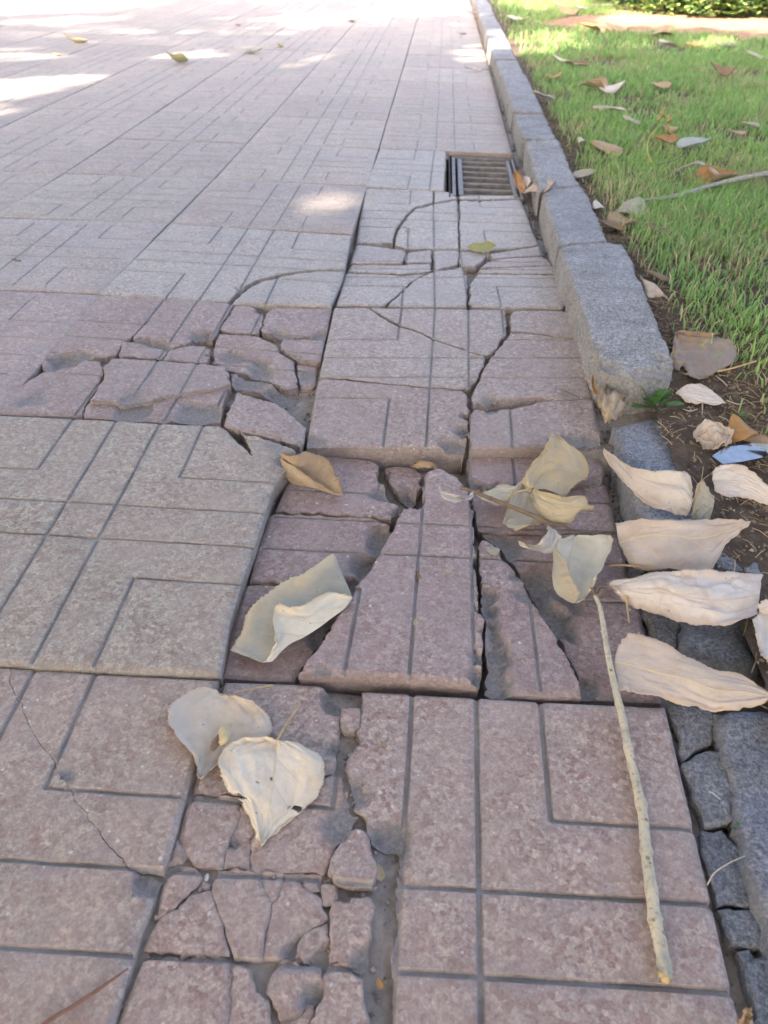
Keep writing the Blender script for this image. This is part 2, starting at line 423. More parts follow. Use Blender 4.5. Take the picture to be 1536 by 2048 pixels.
    if round_arris:
        d = np.minimum(dm, df); k = np.clip(1 - d / arris, 0, 1); z -= arris_d * (1 - np.sqrt(np.maximum(0, 1 - k ** 2)))
        w1 = np.maximum(w1, np.clip(k * 1.6 - .6 + (fbm(x, y, 50, 31) - .5), 0, 1))
    else:
        ar = arris * (.7 + .8 * vnoise(x, y, 35, 41))
        k = np.clip(1 - dm / ar, 0, 1); z -= arris_d * k; w0 = np.maximum(w0, k * .55)
        ar = arris * fa * (.4 + 1.8 * vnoise(x, y, 70, 43) ** 2)
        k = np.clip(1 - df / ar, 0, 1); z -= arris_d * fa * k ** 1.2; w1 = np.maximum(w1, k * .45 * min(1, fa * 1.6))
        # spalled lips
        sp = np.clip((fbm(x, y, 16, 47, 2) - (1 - .45 * spall)) / .16, 0, 1); rr = .016 + .012 * vnoise(x, y, 60, 49)
        k = np.clip(1 - np.minimum(df, dm * 1.6) / rr, 0, 1) * sp; z -= .008 * k; w1 = np.maximum(w1, np.clip(k * 2.2, 0, 1) * sp)
    z0 = zf(x, y)
    for (cx, cy, cr, cd) in chips:
        d = np.hypot(x - cx, y - cy) / cr + (fbm(x, y, 38, 51) - .5) * 1.7
        k = np.clip((1 - d) * 1.5, 0, 1); k = k * k * (3 - 2 * k); cd = min(cd, .011); z = np.minimum(z, z0 - cd * k * (.85 + .3 * fbm(x, y, 160, 53))); w1 = np.maximum(w1, np.clip(k * 1.5, 0, 1) * .9)
    V = [np.c_[V2, z]]; wear = [np.c_[w0, w1, np.zeros(len(V2)), np.ones(len(V2))]]
    # side walls
    cnt = {}
    for f in Fc:
        for i in range(len(f)):
            e = (f[i], f[(i + 1) % len(f)])
            if (e[1], e[0]) in cnt: del cnt[(e[1], e[0])]
            else: cnt[e] = 1
    bv = sorted({v for e in cnt for v in e}); loc = {v: i for i, v in enumerate(bv)}
    nrm = np.zeros((len(bv), 2))
    for a, b in cnt:
        t = V2[b] - V2[a]; nn = np.array([t[1], -t[0]])
        nrm[loc[a]] += nn; nrm[loc[b]] += nn
    nrm /= np.maximum(np.hypot(*nrm.T), 1e-9)[:, None]
    bx = V2[bv]; bf = (df[bv] < dm[bv] + 1e-5)
    base = len(V2); prev = np.array(bv)
    rows = [(.004, .0002, .1), (.011, -.0004, .3), (.026, -.001, .7), (thick, -.002, .85)]
    if round_arris: rows = [(.012, .001, .6), (.035, .001, .6), (.08, 0, .7), (thick, -.002, .8)]
    for ri, (dz, o, wv) in enumerate(rows):
        nz_ = (fbm(bx[:, 0] + dz * 3, bx[:, 1] - dz * 5, 80, 61 + ri) - .5) * np.where(bf, .006, .0016)
        q = bx + nrm * (o + np.minimum(nz_, .0006))[:, None]
        V.append(np.c_[q, z[bv] - dz]); wear.append(np.c_[np.full(len(bv), .25), np.where(bf, wv, wv * .8), np.zeros(len(bv)), np.ones(len(bv))])
        cur = base + np.arange(len(bv)); base += len(bv)
        for a, b in cnt:
            ia, ib = loc[a], loc[b]
            Fc.append((int(prev[ib]), int(prev[ia]), int(cur[ia]), int(cur[ib])))
        prev = cur
    return np.vstack(V), Fc, np.vstack(wear)

def homography(pairs):
    """least squares map (u,v) -> photo position"""
    A = []
    for (u, v), (x, y) in pairs:
        A.append([u, v, 1, 0, 0, 0, -x * u, -x * v, -x]); A.append([0, 0, 0, u, v, 1, -y * u, -y * v, -y])
    A = np.array(A); s = np.array([1, 1, 1, 1, 1, 1, 1e-3, 1e-3, 1e-3]) 
    _, _, Vt = np.linalg.svd(A * s); return (Vt[-1] * s).reshape(3, 3)
def hom(H, u, v):
    p = H @ np.array([u, v, 1.0]); return p[:2] / p[2]

pavement_bed = None
# ------------------------------------------------------------------ the setting: ground sheets
def grid_sheet(name, x0, x1, y0, y1, step, zf, mat, kind='structure', cut=None):
    xs = np.arange(x0, x1 + step * .5, step); ys = np.arange(y0, y1 + step * .5, step)
    X, Y = np.meshgrid(xs, ys); Z = zf(X, Y)
    V = np.c_[X.ravel(), Y.ravel(), Z.ravel()]; nx = len(xs)
    Fc = [(j * nx + i, j * nx + i + 1, (j + 1) * nx + i + 1, (j + 1) * nx + i) for j in range(len(ys) - 1) for i in range(nx - 1)
          if cut is None or not cut(xs[i] + step / 2, ys[j] + step / 2)]
    o = centred(name, V, Fc, mat); tag(o, kind=kind); return o
g = mesh_from('ground', [(-400, -400, -.16), (400, -400, -.16), (400, 400, -.16), (-400, 400, -.16)], [(0, 1, 2, 3)])
ground = tag(obj('ground', g, simple('dry_earth', (.16, .12, .075), .95, .1, .4, 3)), kind='structure')
def bilinear(cz, i, j):
    """cz: heights in cm at (front-left, front-right, back-right, back-left) of tile i, j"""
    fl_, fr_, br_, bl_ = [c * .01 for c in cz]
    def f(x, y):
        u = np.clip(np.asarray(x) / T - i, -.3, 1.3); v = np.clip(np.asarray(y) / T - j, -.3, 1.3)
        return (fl_ * (1 - u) + fr_ * u) * (1 - v) + (bl_ * (1 - u) + br_ * u) * v
    return f

TILE_Z = {(0, 0): (-.3, -.3, -1.3, -1.4), (0, 1): (.35, 1.3, 3.1, 1.3), (0, 2): (1.2, 3.0, -.2, -1.7), (0, 3): (-1.6, -.3, -.9, -.1), (-1, 1): (.6, .1, 1.0, 1.6), (-1, 2): (1.8, 1.3, .7, 1.4)}
def bedz(x, y):
    x = np.asarray(x, float); y = np.asarray(y, float); z = surf(x, y)
    for (i, j), cz in TILE_Z.items():
        m_ = (x > i * T) & (x < (i + 1) * T + (.06 if i == 0 else 0)) & (y > j * T) & (y <= (j + 1) * T)
        z = np.where(m_, bilinear(cz, i, j)(x, y), z)
    near = np.exp(-((x - .02) / .17) ** 6 - ((y + .2) / .19) ** 6)
    deep = .0155 - .0105 * near + .006 * ((x > 0) & (x < .4) & (y > 0) & (y < .4))
    return z - deep + (.010 - .007 * near) * (fbm(x, y, 30, 71) - .5)
DRX0, DRX1, DRY0, DRY1 = .214, .398, 1.556, 1.952
pavement = grid_sheet('pavement', -.9, .50, -1.0, 2.6, .012, bedz, BED, cut=lambda x, y: DRX0 - .01 < x < DRX1 + .01 and DRY0 - .01 < y < DRY1 + .01)
fp = mesh_from('paving_underlay', [(-8, -3, -.034), (.44, -3, -.034), (.44, 60, -.034), (-8, 60, -.034)], [(0, 1, 2, 3)])
# the underlay is left out below the drain: two strips round it
V = []; Fq = []
for (a, b, c, d) in ((-8, -3, .44, DRY0 - .02), (-8, DRY0 - .02, DRX0 - .02, DRY1 + .02), (-8, DRY1 + .02, .44, 11.0)):
    k = len(V); V += [(a, b, -.05), (c, b, -.05), (c, d, -.05), (a, d, -.05)]; Fq.append((k, k + 1, k + 2, k + 3))
centred('path_base', V, Fq, BED)['kind'] = 'structure'
fpo = tag(obj('far_pavement', mesh_from('far_pavement', [(-14, 10.8, -.004), (.4, 10.8, -.004), (.4, 60, -.004), (-14, 60, -.004)], [(0, 1, 2, 3)]), far_paving_material()), kind='structure')
lawn_soil = grid_sheet('lawn_soil', KERB_X1 - .04, 4.2, -1.0, 11.0, .03, lawnz, SOIL)

# ------------------------------------------------------------------ whole tiles, laid in a grid
def rect_poly(x0, y0, x1, y1): return [(x0, y0), (x1, y0), (x1, y1), (x0, y1)]
def world_grooves(i=0, j=0, s=T): return [((s * (a[0] + i), s * (a[1] + j)), (s * (b[0] + i), s * (b[1] + j))) for a, b in GROOVES]
WHOLE = []
for k in range(5):
    gp = .0016
    ox, oy = 3.1 * k, 1.7 * k                      # each variant draws its wear from another place
    V, Fc, W = slab(rect_poly(ox + gp, oy + gp, ox + T - gp, oy + T - gp), [False] * 4, [((a[0] + ox, a[1] + oy), (b[0] + ox, b[1] + oy)) for a, b in world_grooves()], lambda x, y: 0 * x,
                    step=.02, grid=.045, gstep=.03, arris=.0028, arris_d=.0014, spall=.25, g_d=.0021, g_w=.0019, seed=k)
    V = V - np.array([ox + T / 2, oy + T / 2, 0])
    me = crease(mesh_from('paving_tile', V, Fc), .42)
    a = me.color_attributes.new('wear', 'FLOAT_COLOR', 'POINT'); a.data.foreach_set('color', W.astype(np.float32).ravel())
    me.materials.append(TILE); WHOLE.append(me)
def far_tint(i, j):
    r = random.Random(i * 71 + j * 13)
    a = r.random(); b = .92 + .16 * r.random()
    if j == 1 and i >= -4: return (.385 * b, .318 * b, .312 * b)
    if j == 2 and i >= -3: return (.42 * b, .372 * b, .36 * b)
    if j in (0, -1) and i >= -3: return (.385 * b, .34 * b, .305 * b)
    c = (np.array((.430, .366, .338)) * (1 - a) + np.array((.422, .376, .342)) * a) * b  # distant sheen and haze put into a paler tint, besides random tile tone
    return tuple(c)
SPECIAL = {(-1, -1), (-1, 0), (-1, 1), (-1, 2), (0, -1), (0, 0), (0, 1), (0, 2), (0, 3), (0, 4)}
PL = np.array(pavement.location)
rest = []
for j in range(-2, 27):
    for i in range(-16, 1):
        if (i, j) in SPECIAL: continue
        c = np.array([(i + .5) * T, (j + .5) * T]); px, py, dep = photo_of((c[0], c[1], 0))
        seen = (dep > .05 and -420 < px < 1900 and -70 < py < 2600 and j < 22) or (i >= -4 and -2 <= j <= 3)
        h = surf(np.array([i, i + 1, i + 1, i]) * T, np.array([j, j, j + 1, j + 1]) * T)
        r = random.Random(i * 1009 + j)
        z = h.mean() + r.uniform(-.0010, .0010); sx = (h[1] + h[2] - h[0] - h[3]) / (2 * T); sy = (h[2] + h[3] - h[0] - h[1]) / (2 * T)
        me = WHOLE[r.randrange(5)]
        if seen:
            o = obj('paving_tile', me, None, pavement, tuple(np.array([c[0], c[1], z]) - PL), far_tint(i, j))
            o.rotation_euler = (math.atan(sy) + r.uniform(-.002, .002), -math.atan(sx) + r.uniform(-.002, .002), r.choice((0, 1, 2, 3)) * math.pi / 2 + r.uniform(-.003, .003) if abs(sx) + abs(sy) < .002 else r.uniform(-.003, .003))
        else: rest.append((c, z))
V = []; Fq = []
for c, z in rest:
    k = len(V); s = T / 2 - .002
    V += [(c[0] - s, c[1] - s, z - .001), (c[0] + s, c[1] - s, z - .001), (c[0] + s, c[1] + s, z - .001), (c[0] - s, c[1] + s, z - .001)]
    V += [(v[0], v[1], z - .04) for v in V[k:k + 4]]
    Fq += [(k, k + 1, k + 2, k + 3)] + [(k + a, k + 4 + a, k + 4 + (a + 1) % 4, k + (a + 1) % 4) for a in range(4)]
o = centred('outer_paving_tiles', V, Fq, TILE, pavement, False, (.37, .33, .32)); o['kind'] = 'stuff'

# ------------------------------------------------------------------ the broken tiles, piece by piece
PIECE_SEED = [100]
def tile_of(i, j, pairs, cz, tint):
    t = empty('paving_tile', parent=pavement)
    t.location = Vector(((i + .5) * T, (j + .5) * T, 0)) - Vector(PL)
    t['_o'] = 0
    del t['_o']
    zf = bilinear(cz, i, j)
    H = homography(pairs)
    return dict(e=t, zf=zf, H=H, Hi=np.linalg.inv(H), tint=tint, base=np.array([(i + .5) * T, (j + .5) * T, 0]))
def piece(t, outline, dz=0.0, tilt=(0, 0), chips=(), tint=None, gap=.0006, name='tile_piece', spall=.5, grooves=True, thick=.045, frac_all=False, grid=.0105, jag=.0021, rough=.0006, material=None, arris=.004, arris_d=.0026, fa=.5, gw=None):
    """outline in photo positions (or (u, v, 'uv')); dz in cm above the tile's plane; tilt in slope along X and Y"""
    px = [tuple(hom(t['H'], p[0], p[1])) if len(p) == 3 else p for p in outline]
    c0 = np.mean([at(*p)[:2] for p in px], 0)
    zf = lambda x, y: t['zf'](x, y) + dz * .01 + tilt[0] * (x - c0[0]) + tilt[1] * (y - c0[1])
    W = np.array([on(p[0], p[1], zf)[:2] for p in px])
    uv = np.array([hom(t['Hi'], *p) for p in px]); n = len(px)
    gr = t.get('grow', 0.0) if n < 22 else 0.0
    if gr:                                         # the pieces of a tile sit tight against each other
        ar = .5 * np.sum(W[:, 0] * np.roll(W[:, 1], -1) - np.roll(W[:, 0], -1) * W[:, 1]); tn = np.roll(W, -1, 0) - np.roll(W, 1, 0); tn /= np.maximum(np.hypot(*tn.T), 1e-9)[:, None]
        W = W + np.c_[tn[:, 1], -tn[:, 0]] * np.sign(ar) * gr
    fr = []
    for k in range(n):
        a, b = uv[k], uv[(k + 1) % n]
        m_ = any(abs(a[d] - s) < .035 and abs(b[d] - s) < .035 for d in (0, 1) for s in (0, 1))
        fr.append(frac_all or not m_)
    G = []
    if grooves:
        for a, b in GROOVES:
            pa, pb = hom(t['H'], *a), hom(t['H'], *b)
            G.append((on(*pa, zf)[:2], on(*pb, zf)[:2]))
    ch = [(*on(c[0], c[1], zf)[:2], c[2], c[3]) for c in chips]
    PIECE_SEED[0] += 1
    V, Fc, Wr = slab(W, fr, G, zf, step=.003, seed=PIECE_SEED[0], chips=ch, spall=spall, thick=thick, grid=grid, jag=jag, rough=rough, arris=arris, arris_d=arris_d, fa=fa, g_w=gw or t.get('gw', .0023), g_d=t.get('gd', .0027))
    c = V.mean(0); c[2] = V[:, 2].max()
    me = crease(mesh_from(name, V - c, Fc), .42)
    a = me.color_attributes.new('wear', 'FLOAT_COLOR', 'POINT'); a.data.foreach_set('color', Wr.astype(np.float32).ravel())
    par = t['e']
    o = obj(name, me, material or TILE, par, tuple(c - t['base']), tint or t['tint'])
    return o
S7 = 1 / 7.
# A: near right tile
A = tile_of(0, -1, [((3*S7, 1), (820, 1385)), ((4*S7, 1), (955, 1395)), ((5*S7, 1), (1085, 1403)), ((4*S7, 4*S7), (958, 1772)), ((4*S7, 3*S7), (962, 1953)), ((5*S7, 5*S7), (1103, 1635)), ((3*S7, 4*S7), (803, 1762)),
    ((3*S7, 3*S7), (790, 1943)), ((0, 1), (445, 1360)), ((0, 4*S7), (330, 1745)), ((0, 3*S7), (283, 1912)), ((1, 1), (1335, 1412)), ((1, 4*S7), (1430, 1812)), ((1, 3*S7), (1475, 1988))], (0, 0, 0, 0), (.400, .312, .290)); A['gw'] = .0029; A['gd'] = .0034; A['grow'] = .0008
piece(A, [(725, 1381), (820, 1386), (955, 1394), (1085, 1402), (1331, 1413), (1476, 2030), (1560, 2400), (700, 2400), (755, 2180), (776, 2048), (787, 1945), (794, 1850), (798, 1760), (800, 1702), (770, 1695), (742, 1684), (733, 1660), (726, 1632),
    (712, 1620), (700, 1560), (694, 1540), (700, 1515), (716, 1480), (715, 1462), (724, 1430)], chips=[(775, 1690, .018, .007), (712, 1590, .012, .004)], spall=.3, tint=(.405, .318, .298))
piece(A, [(752, 1745), (772, 1735), (790, 1765), (786, 1850), (782, 1940), (770, 2048), (745, 2200), (720, 2200), (737, 2048), (741, 1950), (749, 1900), (752, 1800)], dz=-.75, chips=[(765, 1900, .03, .004), (765, 2020, .03, .006), (770, 1780, .03, .005)], grooves=False)
piece(A, [(452, 1363), (560, 1367), (640, 1371), (662, 1384), (678, 1405), (683, 1420), (677, 1470), (669, 1510), (664, 1543), (640, 1550), (560, 1570), (470, 1588), (386, 1586)], dz=-.1, chips=[(672, 1390, .018, .009), (668, 1500, .012, .005)])
piece(A, [(384, 1592), (440, 1592), (482, 1592), (480, 1625), (470, 1660), (458, 1690), (446, 1735), (392, 1731), (379, 1716), (373, 1700), (359, 1672), (364, 1650), (372, 1620)], dz=-.05, spall=.25)
piece(A, [(484, 1592), (520, 1588), (516, 1640), (508, 1672), (502, 1700), (498, 1738), (449, 1735), (460, 1692), (472, 1662), (482, 1627)], dz=-.12, chips=[(470, 1685, .010, .004)], spall=.6)
piece(A, [(522, 1588), (565, 1576), (640, 1556), (684, 1547), (687, 1570), (691, 1600), (700, 1624), (714, 1634), (704, 1647), (698, 1660), (688, 1684), (670, 1694), (664, 1708), (658, 1733), (648, 1744), (560, 1741), (501, 1738), (505, 1702), (511, 1674), (519, 1642)], dz=0, chips=[(680, 1640, .018, .004)], spall=.35)
piece(A, [(701, 1661), (712, 1655), (726, 1661), (733, 1680), (743, 1705), (747, 1740), (744, 1765), (720, 1768), (695, 1765), (678, 1757), (665, 1735), (668, 1712), (676, 1697), (693, 1682)], dz=.45, tilt=(.0, -.05), spall=.3)
piece(A, [(353, 1674), (366, 1690), (374, 1712), (366, 1722), (331, 1730), (340, 1700)], dz=-.15, spall=.2)
piece(A, [(344, 1736), (392, 1737), (403, 1755), (379, 1784), (311, 1839), (320, 1800), (331, 1765)], spall=.2)
piece(A, [(405, 1757), (418, 1777), (383, 1790)], dz=-.2, spall=0)
piece(A, [(310, 1845), (376, 1796), (419, 1783), (432, 1808), (440, 1845), (446, 1880), (457, 1912), (400, 1908), (330, 1902), (287, 1897)], spall=.2)
piece(A, [(438, 1739), (520, 1743), (529, 1776), (541, 1803), (534, 1830), (529, 1870), (525, 1916), (463, 1914), (449, 1870), (442, 1830), (433, 1800), (423, 1780), (431, 1760)], dz=.05, spall=.25)
piece(A, [(523, 1743), (570, 1746), (562, 1774), (543, 1800), (531, 1774)], spall=0)
piece(A, [(573, 1747), (597, 1748), (604, 1766), (621, 1786), (640, 1796), (645, 1820), (647, 1840), (630, 1850), (605, 1875), (585, 1905), (565, 1918), (528, 1917), (532, 1866), (538, 1832), (545, 1804), (565, 1775)], dz=-.05, chips=[(600, 1895, .016, .006)], spall=.3)
piece(A, [(599, 1749), (650, 1751), (643, 1765), (640, 1780), (623, 1783), (609, 1765)], dz=-.1, spall=0)
piece(A, [(653, 1755), (665, 1751), (676, 1766), (678, 1790), (668, 1803), (656, 1808), (646, 1800), (645, 1771)], dz=-.1, frac_all=True, spall=.3)
piece(A, [(671, 1802), (700, 1801), (742, 1796), (746, 1830), (745, 1870), (740, 1905), (730, 1935), (700, 1930), (666, 1923), (663, 1890), (658, 1850), (661, 1820)], dz=.1, spall=.35, chips=[(732, 1925, .012, .006)])
piece(A, [(648, 1851), (655, 1870), (659, 1895), (654, 1920), (640, 1927), (610, 1921), (593, 1911), (606, 1880), (629, 1858)], dz=-.1, chips=[(645, 1925, .014, .007)], spall=.3)
piece(A, [(290, 1913), (400, 1914), (458, 1919), (457, 1960), (454, 2048), (450, 2300), (140, 2300), (250, 2010)], spall=.2)
piece(A, [(461, 1919), (482, 1922), (500, 1945), (515, 1980), (530, 2010), (540, 2050), (560, 2300), (453, 2300), (458, 2048)], dz=-.08, spall=.2)
piece(A, [(556, 1928), (580, 1923), (610, 1926), (640, 1933), (642, 1960), (636, 1985), (610, 2005), (586, 2030), (561, 2035), (546, 2010), (536, 1985), (546, 1950)], dz=.05, spall=.35, chips=[(625, 2000, .012, .006)])
piece(A, [(656, 1931), (690, 1931), (703, 1946), (724, 1953), (727, 1990), (732, 2048), (700, 2300), (570, 2300), (625, 2040), (641, 1990), (649, 1950)], dz=0, spall=.3)
piece(A, [(562, 2043), (590, 2036), (615, 2011), (629, 1997), (622, 2035), (585, 2200), (560, 2200)], dz=-.25, spall=.5)
piece(A, [(683, 1418), (696, 1413), (718, 1414), (721, 1430), (719, 1450), (706, 1460), (686, 1460), (681, 1440)], dz=.15, frac_all=True, spall=0, grooves=False)
piece(A, [(690, 1466), (706, 1464), (716, 1472), (712, 1492), (698, 1502), (685, 1490)], dz=-.7, frac_all=True, spall=.9, grooves=False)
A['done'] = 1
# B: near left tile with the hairline crack
B = tile_of(-1, -1, [((5*S7, 1), (192, 1344)), ((4*S7, 1), (68, 1334)), ((1, 1), (437, 1357)), ((5*S7, 5*S7), (93, 1568)), ((1, 5*S7), (372, 1590)), ((1, 4*S7), (325, 1742)), ((1, 3*S7), (268, 1912)), ((0, 1), (-413, 1297)), ((5*S7, 4*S7), (30, 1716)), ((5*S7, 3*S7), (-45, 1896))],
    (.1, .4, .3, .1), (.400, .322, .292)); B['gw'] = .0026
piece(B, [(22, 1333), (192, 1345), (436, 1358), (430, 1375), (384, 1545), (338, 1712), (326, 1742), (300, 1739), (263, 1736), (215, 1680), (150, 1600), (110, 1525), (65, 1461), (35, 1398), (20, 1362)], spall=.1, fa=.12, chips=[(132, 1553, .008, .002)])
piece(B, [(20.5, 1333), (19, 1362.5), (34.2, 1398.6), (64.2, 1461.6), (109.2, 1525.6), (149.2, 1600.7), (214.2, 1680.8), (262, 1737.2), (300, 1745), (320, 1760), (268, 1912), (225, 2048), (60, 2600), (-1450, 2480), (-413, 1297)], dz=-.02, spall=.1, fa=.12, chips=[(300, 1752, .02, .006)])
# C: beige sound tile, its back corner broken off
Cc = tile_of(-1, 0, [((2*S7, 1), (145, 834)), ((3*S7, 1), (232, 839)), ((4*S7, 1), (321, 844)), ((5*S7, 1), (411, 849)), ((1, 1), (588, 880)), ((0, 1), (-31, 826)), ((1, 0), (440, 1352)), ((5*S7, 0), (188, 1338)), ((4*S7, 0), (62, 1328)), ((0, 0), (-413, 1293)),
    ((1, 2*S7), (484, 1163)), ((5*S7, 2*S7), (263, 1155)), ((1, 3*S7), (508, 1088)), ((1, 4*S7), (528, 1018)), ((1, 5*S7), (545, 956)), ((5*S7, 5*S7), (367, 948)), ((4*S7, 4*S7), (235, 1003)), ((4*S7, 3*S7), (200, 1073)), ((3*S7, 4*S7), (132, 998)), ((3*S7, 3*S7), (93, 1066))],
    (.7, .6, .9, 1.0), (.388, .336, .298))
piece(Cc, [(-31, 827), (145, 835), (232, 840), (321, 845), (440, 850), (450, 858), (470, 880), (506, 909), (497, 888), (488, 866), (540, 880), (592, 898), (582, 928), (563, 948), (549, 966), (532, 1015), (509, 1090), (483, 1162), (460, 1240), (440, 1350), (300, 1344), (62, 1329), (-413, 1294)],
      chips=[(575, 925, .02, .006), (540, 890, .02, .002)], spall=.15)
# D: sunken red tile
D = tile_of(0, 0, [((0, 0), (445, 1355)), ((1, 0), (1327, 1405)), ((3*S7, 0), (820, 1366)), ((5*S7, 0), (1092, 1393)), ((4*S7, 0), (957, 1383)), ((0, 2*S7), (497, 1162)), ((0, 3*S7), (518, 1088)), ((0, 4*S7), (547, 1022)), ((3*S7, 3*S7), (836, 1086)), ((3*S7, 4*S7), (845, 1024)),
    ((3*S7, 1), (852, 905)), ((1, 1), (1203, 905)), ((5*S7, 1), (1030, 908)), ((0, 1), (600, 905)), ((1, 4*S7), (1236, 1058)), ((2*S7, 5*S7), (755, 982))], (-.3, -.3, -1.3, -1.4), (.345, .262, .255))
piece(D, [(600, 915), (640, 906), (690, 914), (745, 921), (757, 931), (752, 950), (770, 975), (786, 1001), (797, 1011), (790, 1025), (783, 1039), (760, 1033), (660, 1025), (551, 1020), (568, 980), (585, 945)], dz=.1, chips=[(775, 985, .022, .008), (785, 1025, .012, .006)], spall=.3)
piece(D, [(541, 1026), (660, 1031), (745, 1036), (766, 1041), (781, 1051), (777, 1078), (757, 1114), (735, 1147), (718, 1170), (705, 1182), (640, 1173), (560, 1165), (499, 1160), (518, 1090)], dz=-.1, chips=[(765, 1085, .030, .012), (735, 1140, .03, .012), (705, 1175, .028, .011)], spall=.3)
piece(D, [(491, 1166), (560, 1169), (640, 1177), (700, 1187), (690, 1207), (660, 1252), (625, 1302), (596, 1342), (588, 1361), (520, 1359), (441, 1353), (462, 1260)], dz=-.45, chips=[(660, 1260, .025, .007)], spall=.4)
piece(D, [(768, 936), (790, 931), (830, 936), (843, 943), (840, 970), (832, 1003), (822, 1008), (800, 990), (777, 962)], dz=-.6, chips=[(815, 995, .016, .012), (775, 945, .012, .006)], spall=.6)
piece(D, [(806, 1022), (820, 1013), (838, 1019), (846, 1015), (849, 975), (854, 943), (880, 937), (905, 947), (922, 967), (937, 981), (944, 1020), (947, 1060), (949, 1130), (956, 1190), (967, 1250), (968, 1300), (963, 1366), (900, 1361), (820, 1353), (690, 1346), (597, 1344), (640, 1290),
    (680, 1225), (720, 1165), (747, 1125), (770, 1090), (790, 1048)], dz=1.0, tilt=(0, -.010), chips=[(962, 1260, .010, .02), (964, 1310, .012, .02), (962, 1350, .010, .02), (960, 1220, .008, .015), (640, 1345, .012, .004)], spall=.15, tint=(.365, .280, .270))
piece(D, [(963, 1076), (985, 1087), (1005, 1112), (1038, 1150), (1056, 1182), (1073, 1217), (1098, 1252), (1128, 1302), (1153, 1352), (1161, 1391), (1092, 1390), (985, 1385), (973, 1379), (976, 1330), (972, 1250), (965, 1180), (959, 1120)], dz=.55, tilt=(-.02, 0), chips=[(972, 1195, .015, .008), (978, 1220, .019, .010), (984, 1245, .020, .010), (988, 1270, .020, .010), (988, 1300, .019, .010), (988, 1330, .019, .010), (990, 1355, .020, .010), (992, 1378, .02, .010), (1035, 1145, .018, .005), (1060, 1190, .014, .004)], spall=.4)
piece(D, [(936, 914), (1020, 907), (1165, 901), (1200, 899), (1210, 948), (1204, 962), (1150, 969), (1090, 968), (1020, 968), (965, 975), (938, 975)], dz=.4, chips=[(1000, 972, .018, .009), (950, 970, .016, .01), (1190, 965, .014, .006)], spall=.3)
piece(D, [(942, 986), (1020, 974), (1140, 974), (1213, 966), (1234, 1062), (1095, 1066), (957, 1063), (950, 1020)], dz=-.3, spall=.3)
piece(D, [(962, 1069), (1095, 1071), (1236, 1066), (1285, 1240), (1324, 1404), (1165, 1397), (1160, 1365), (1132, 1300), (1102, 1242), (1075, 1200), (1042, 1146), (1005, 1098)], dz=-.55, chips=[(1020, 1100, .03, .006), (1060, 1160, .03, .01), (1095, 1215, .035, .012), (1125, 1260, .03, .012), (1165, 1380, .016, .006)], spall=.5, tint=(.315, .235, .228))
# E: cracked tile with the raised front edge
E_ = tile_of(0, 1, [((2*S7, 1), (806, 614)), ((3*S7, 1), (872, 614)), ((4*S7, 1), (940, 616)), ((5*S7, 1), (1012, 618)), ((0, 1), (668, 613)), ((1, 1), (1135, 619)), ((2*S7, 5*S7), (794, 673)), ((3*S7, 4*S7), (862, 710)), ((3*S7, 3*S7), (857, 750)), ((4*S7, 4*S7), (935, 712)), ((4*S7, 3*S7), (936, 751)),
    ((2*S7, 2*S7), (772, 797)), ((2*S7, 0), (760, 895)), ((3*S7, 0), (846, 893)), ((5*S7, 0), (1032, 893)), ((0, 0), (612, 893)), ((1, 0), (1203, 890)), ((1, 4*S7), (1160, 714)), ((1, 3*S7), (1172, 752))], (.35, 1.3, 3.1, 1.3), (.395, .345, .335))
piece(E_, [(669, 614), (735, 614), (760, 632), (785, 648), (800, 652), (830, 662), (862, 677), (905, 692), (950, 706), (966, 711), (972, 717), (963, 735), (950, 762), (938, 775), (926, 776), (852, 773), (800, 767), (740, 763), (690, 755), (638, 754), (652, 690)], spall=.1)
piece(E_, [(637, 757), (690, 759), (740, 766), (800, 770), (852, 776), (924, 780), (935, 790), (937, 820), (935, 860), (930, 894), (846, 893), (760, 894), (690, 893), (640, 892), (613, 890), (621, 840)], chips=[(935, 830, .010, .012), (925, 860, .018, .018), (918, 888, .022, .02), (620, 890, .02, .004)], spall=.1, tint=(.365, .295, .282))
piece(E_, [(741, 614), (806, 615), (872, 615), (940, 617), (1009, 618), (1012, 640), (1012, 663), (999, 684), (988, 703), (975, 711), (955, 705), (905, 690), (862, 674), (830, 659), (802, 649), (788, 643), (764, 630)], spall=.15)
piece(E_, [(1021, 627), (1031, 619), (1125, 620), (1142, 625), (1150, 650), (1157, 675), (1125, 672), (1080, 667), (1023, 661)], spall=.2, dz=.1, tint=(.37, .318, .312))
piece(E_, [(1022, 664), (1080, 670), (1125, 675), (1158, 679), (1170, 730), (1178, 770), (1186, 792), (1110, 797), (1080, 793), (1020, 796), (962, 804), (946, 808), (943, 795), (956, 765), (973, 730), (987, 710), (1006, 686), (1018, 668)], chips=[(985, 803, .016, .007), (1150, 790, .016, .004)], spall=.25, tint=(.37, .312, .306))
piece(E_, [(946, 820), (1025, 816), (1060, 808), (1095, 800), (1187, 798), (1193, 830), (1201, 870), (1203, 884), (1140, 889), (1085, 891), (1030, 893), (940, 895), (938, 860), (941, 835)], chips=[(1150, 885, .025, .006), (1190, 882, .02, .008), (1100, 880, .015, .003), (985, 818, .012, .005)], spall=.2, dz=-.25, tint=(.355, .292, .285))
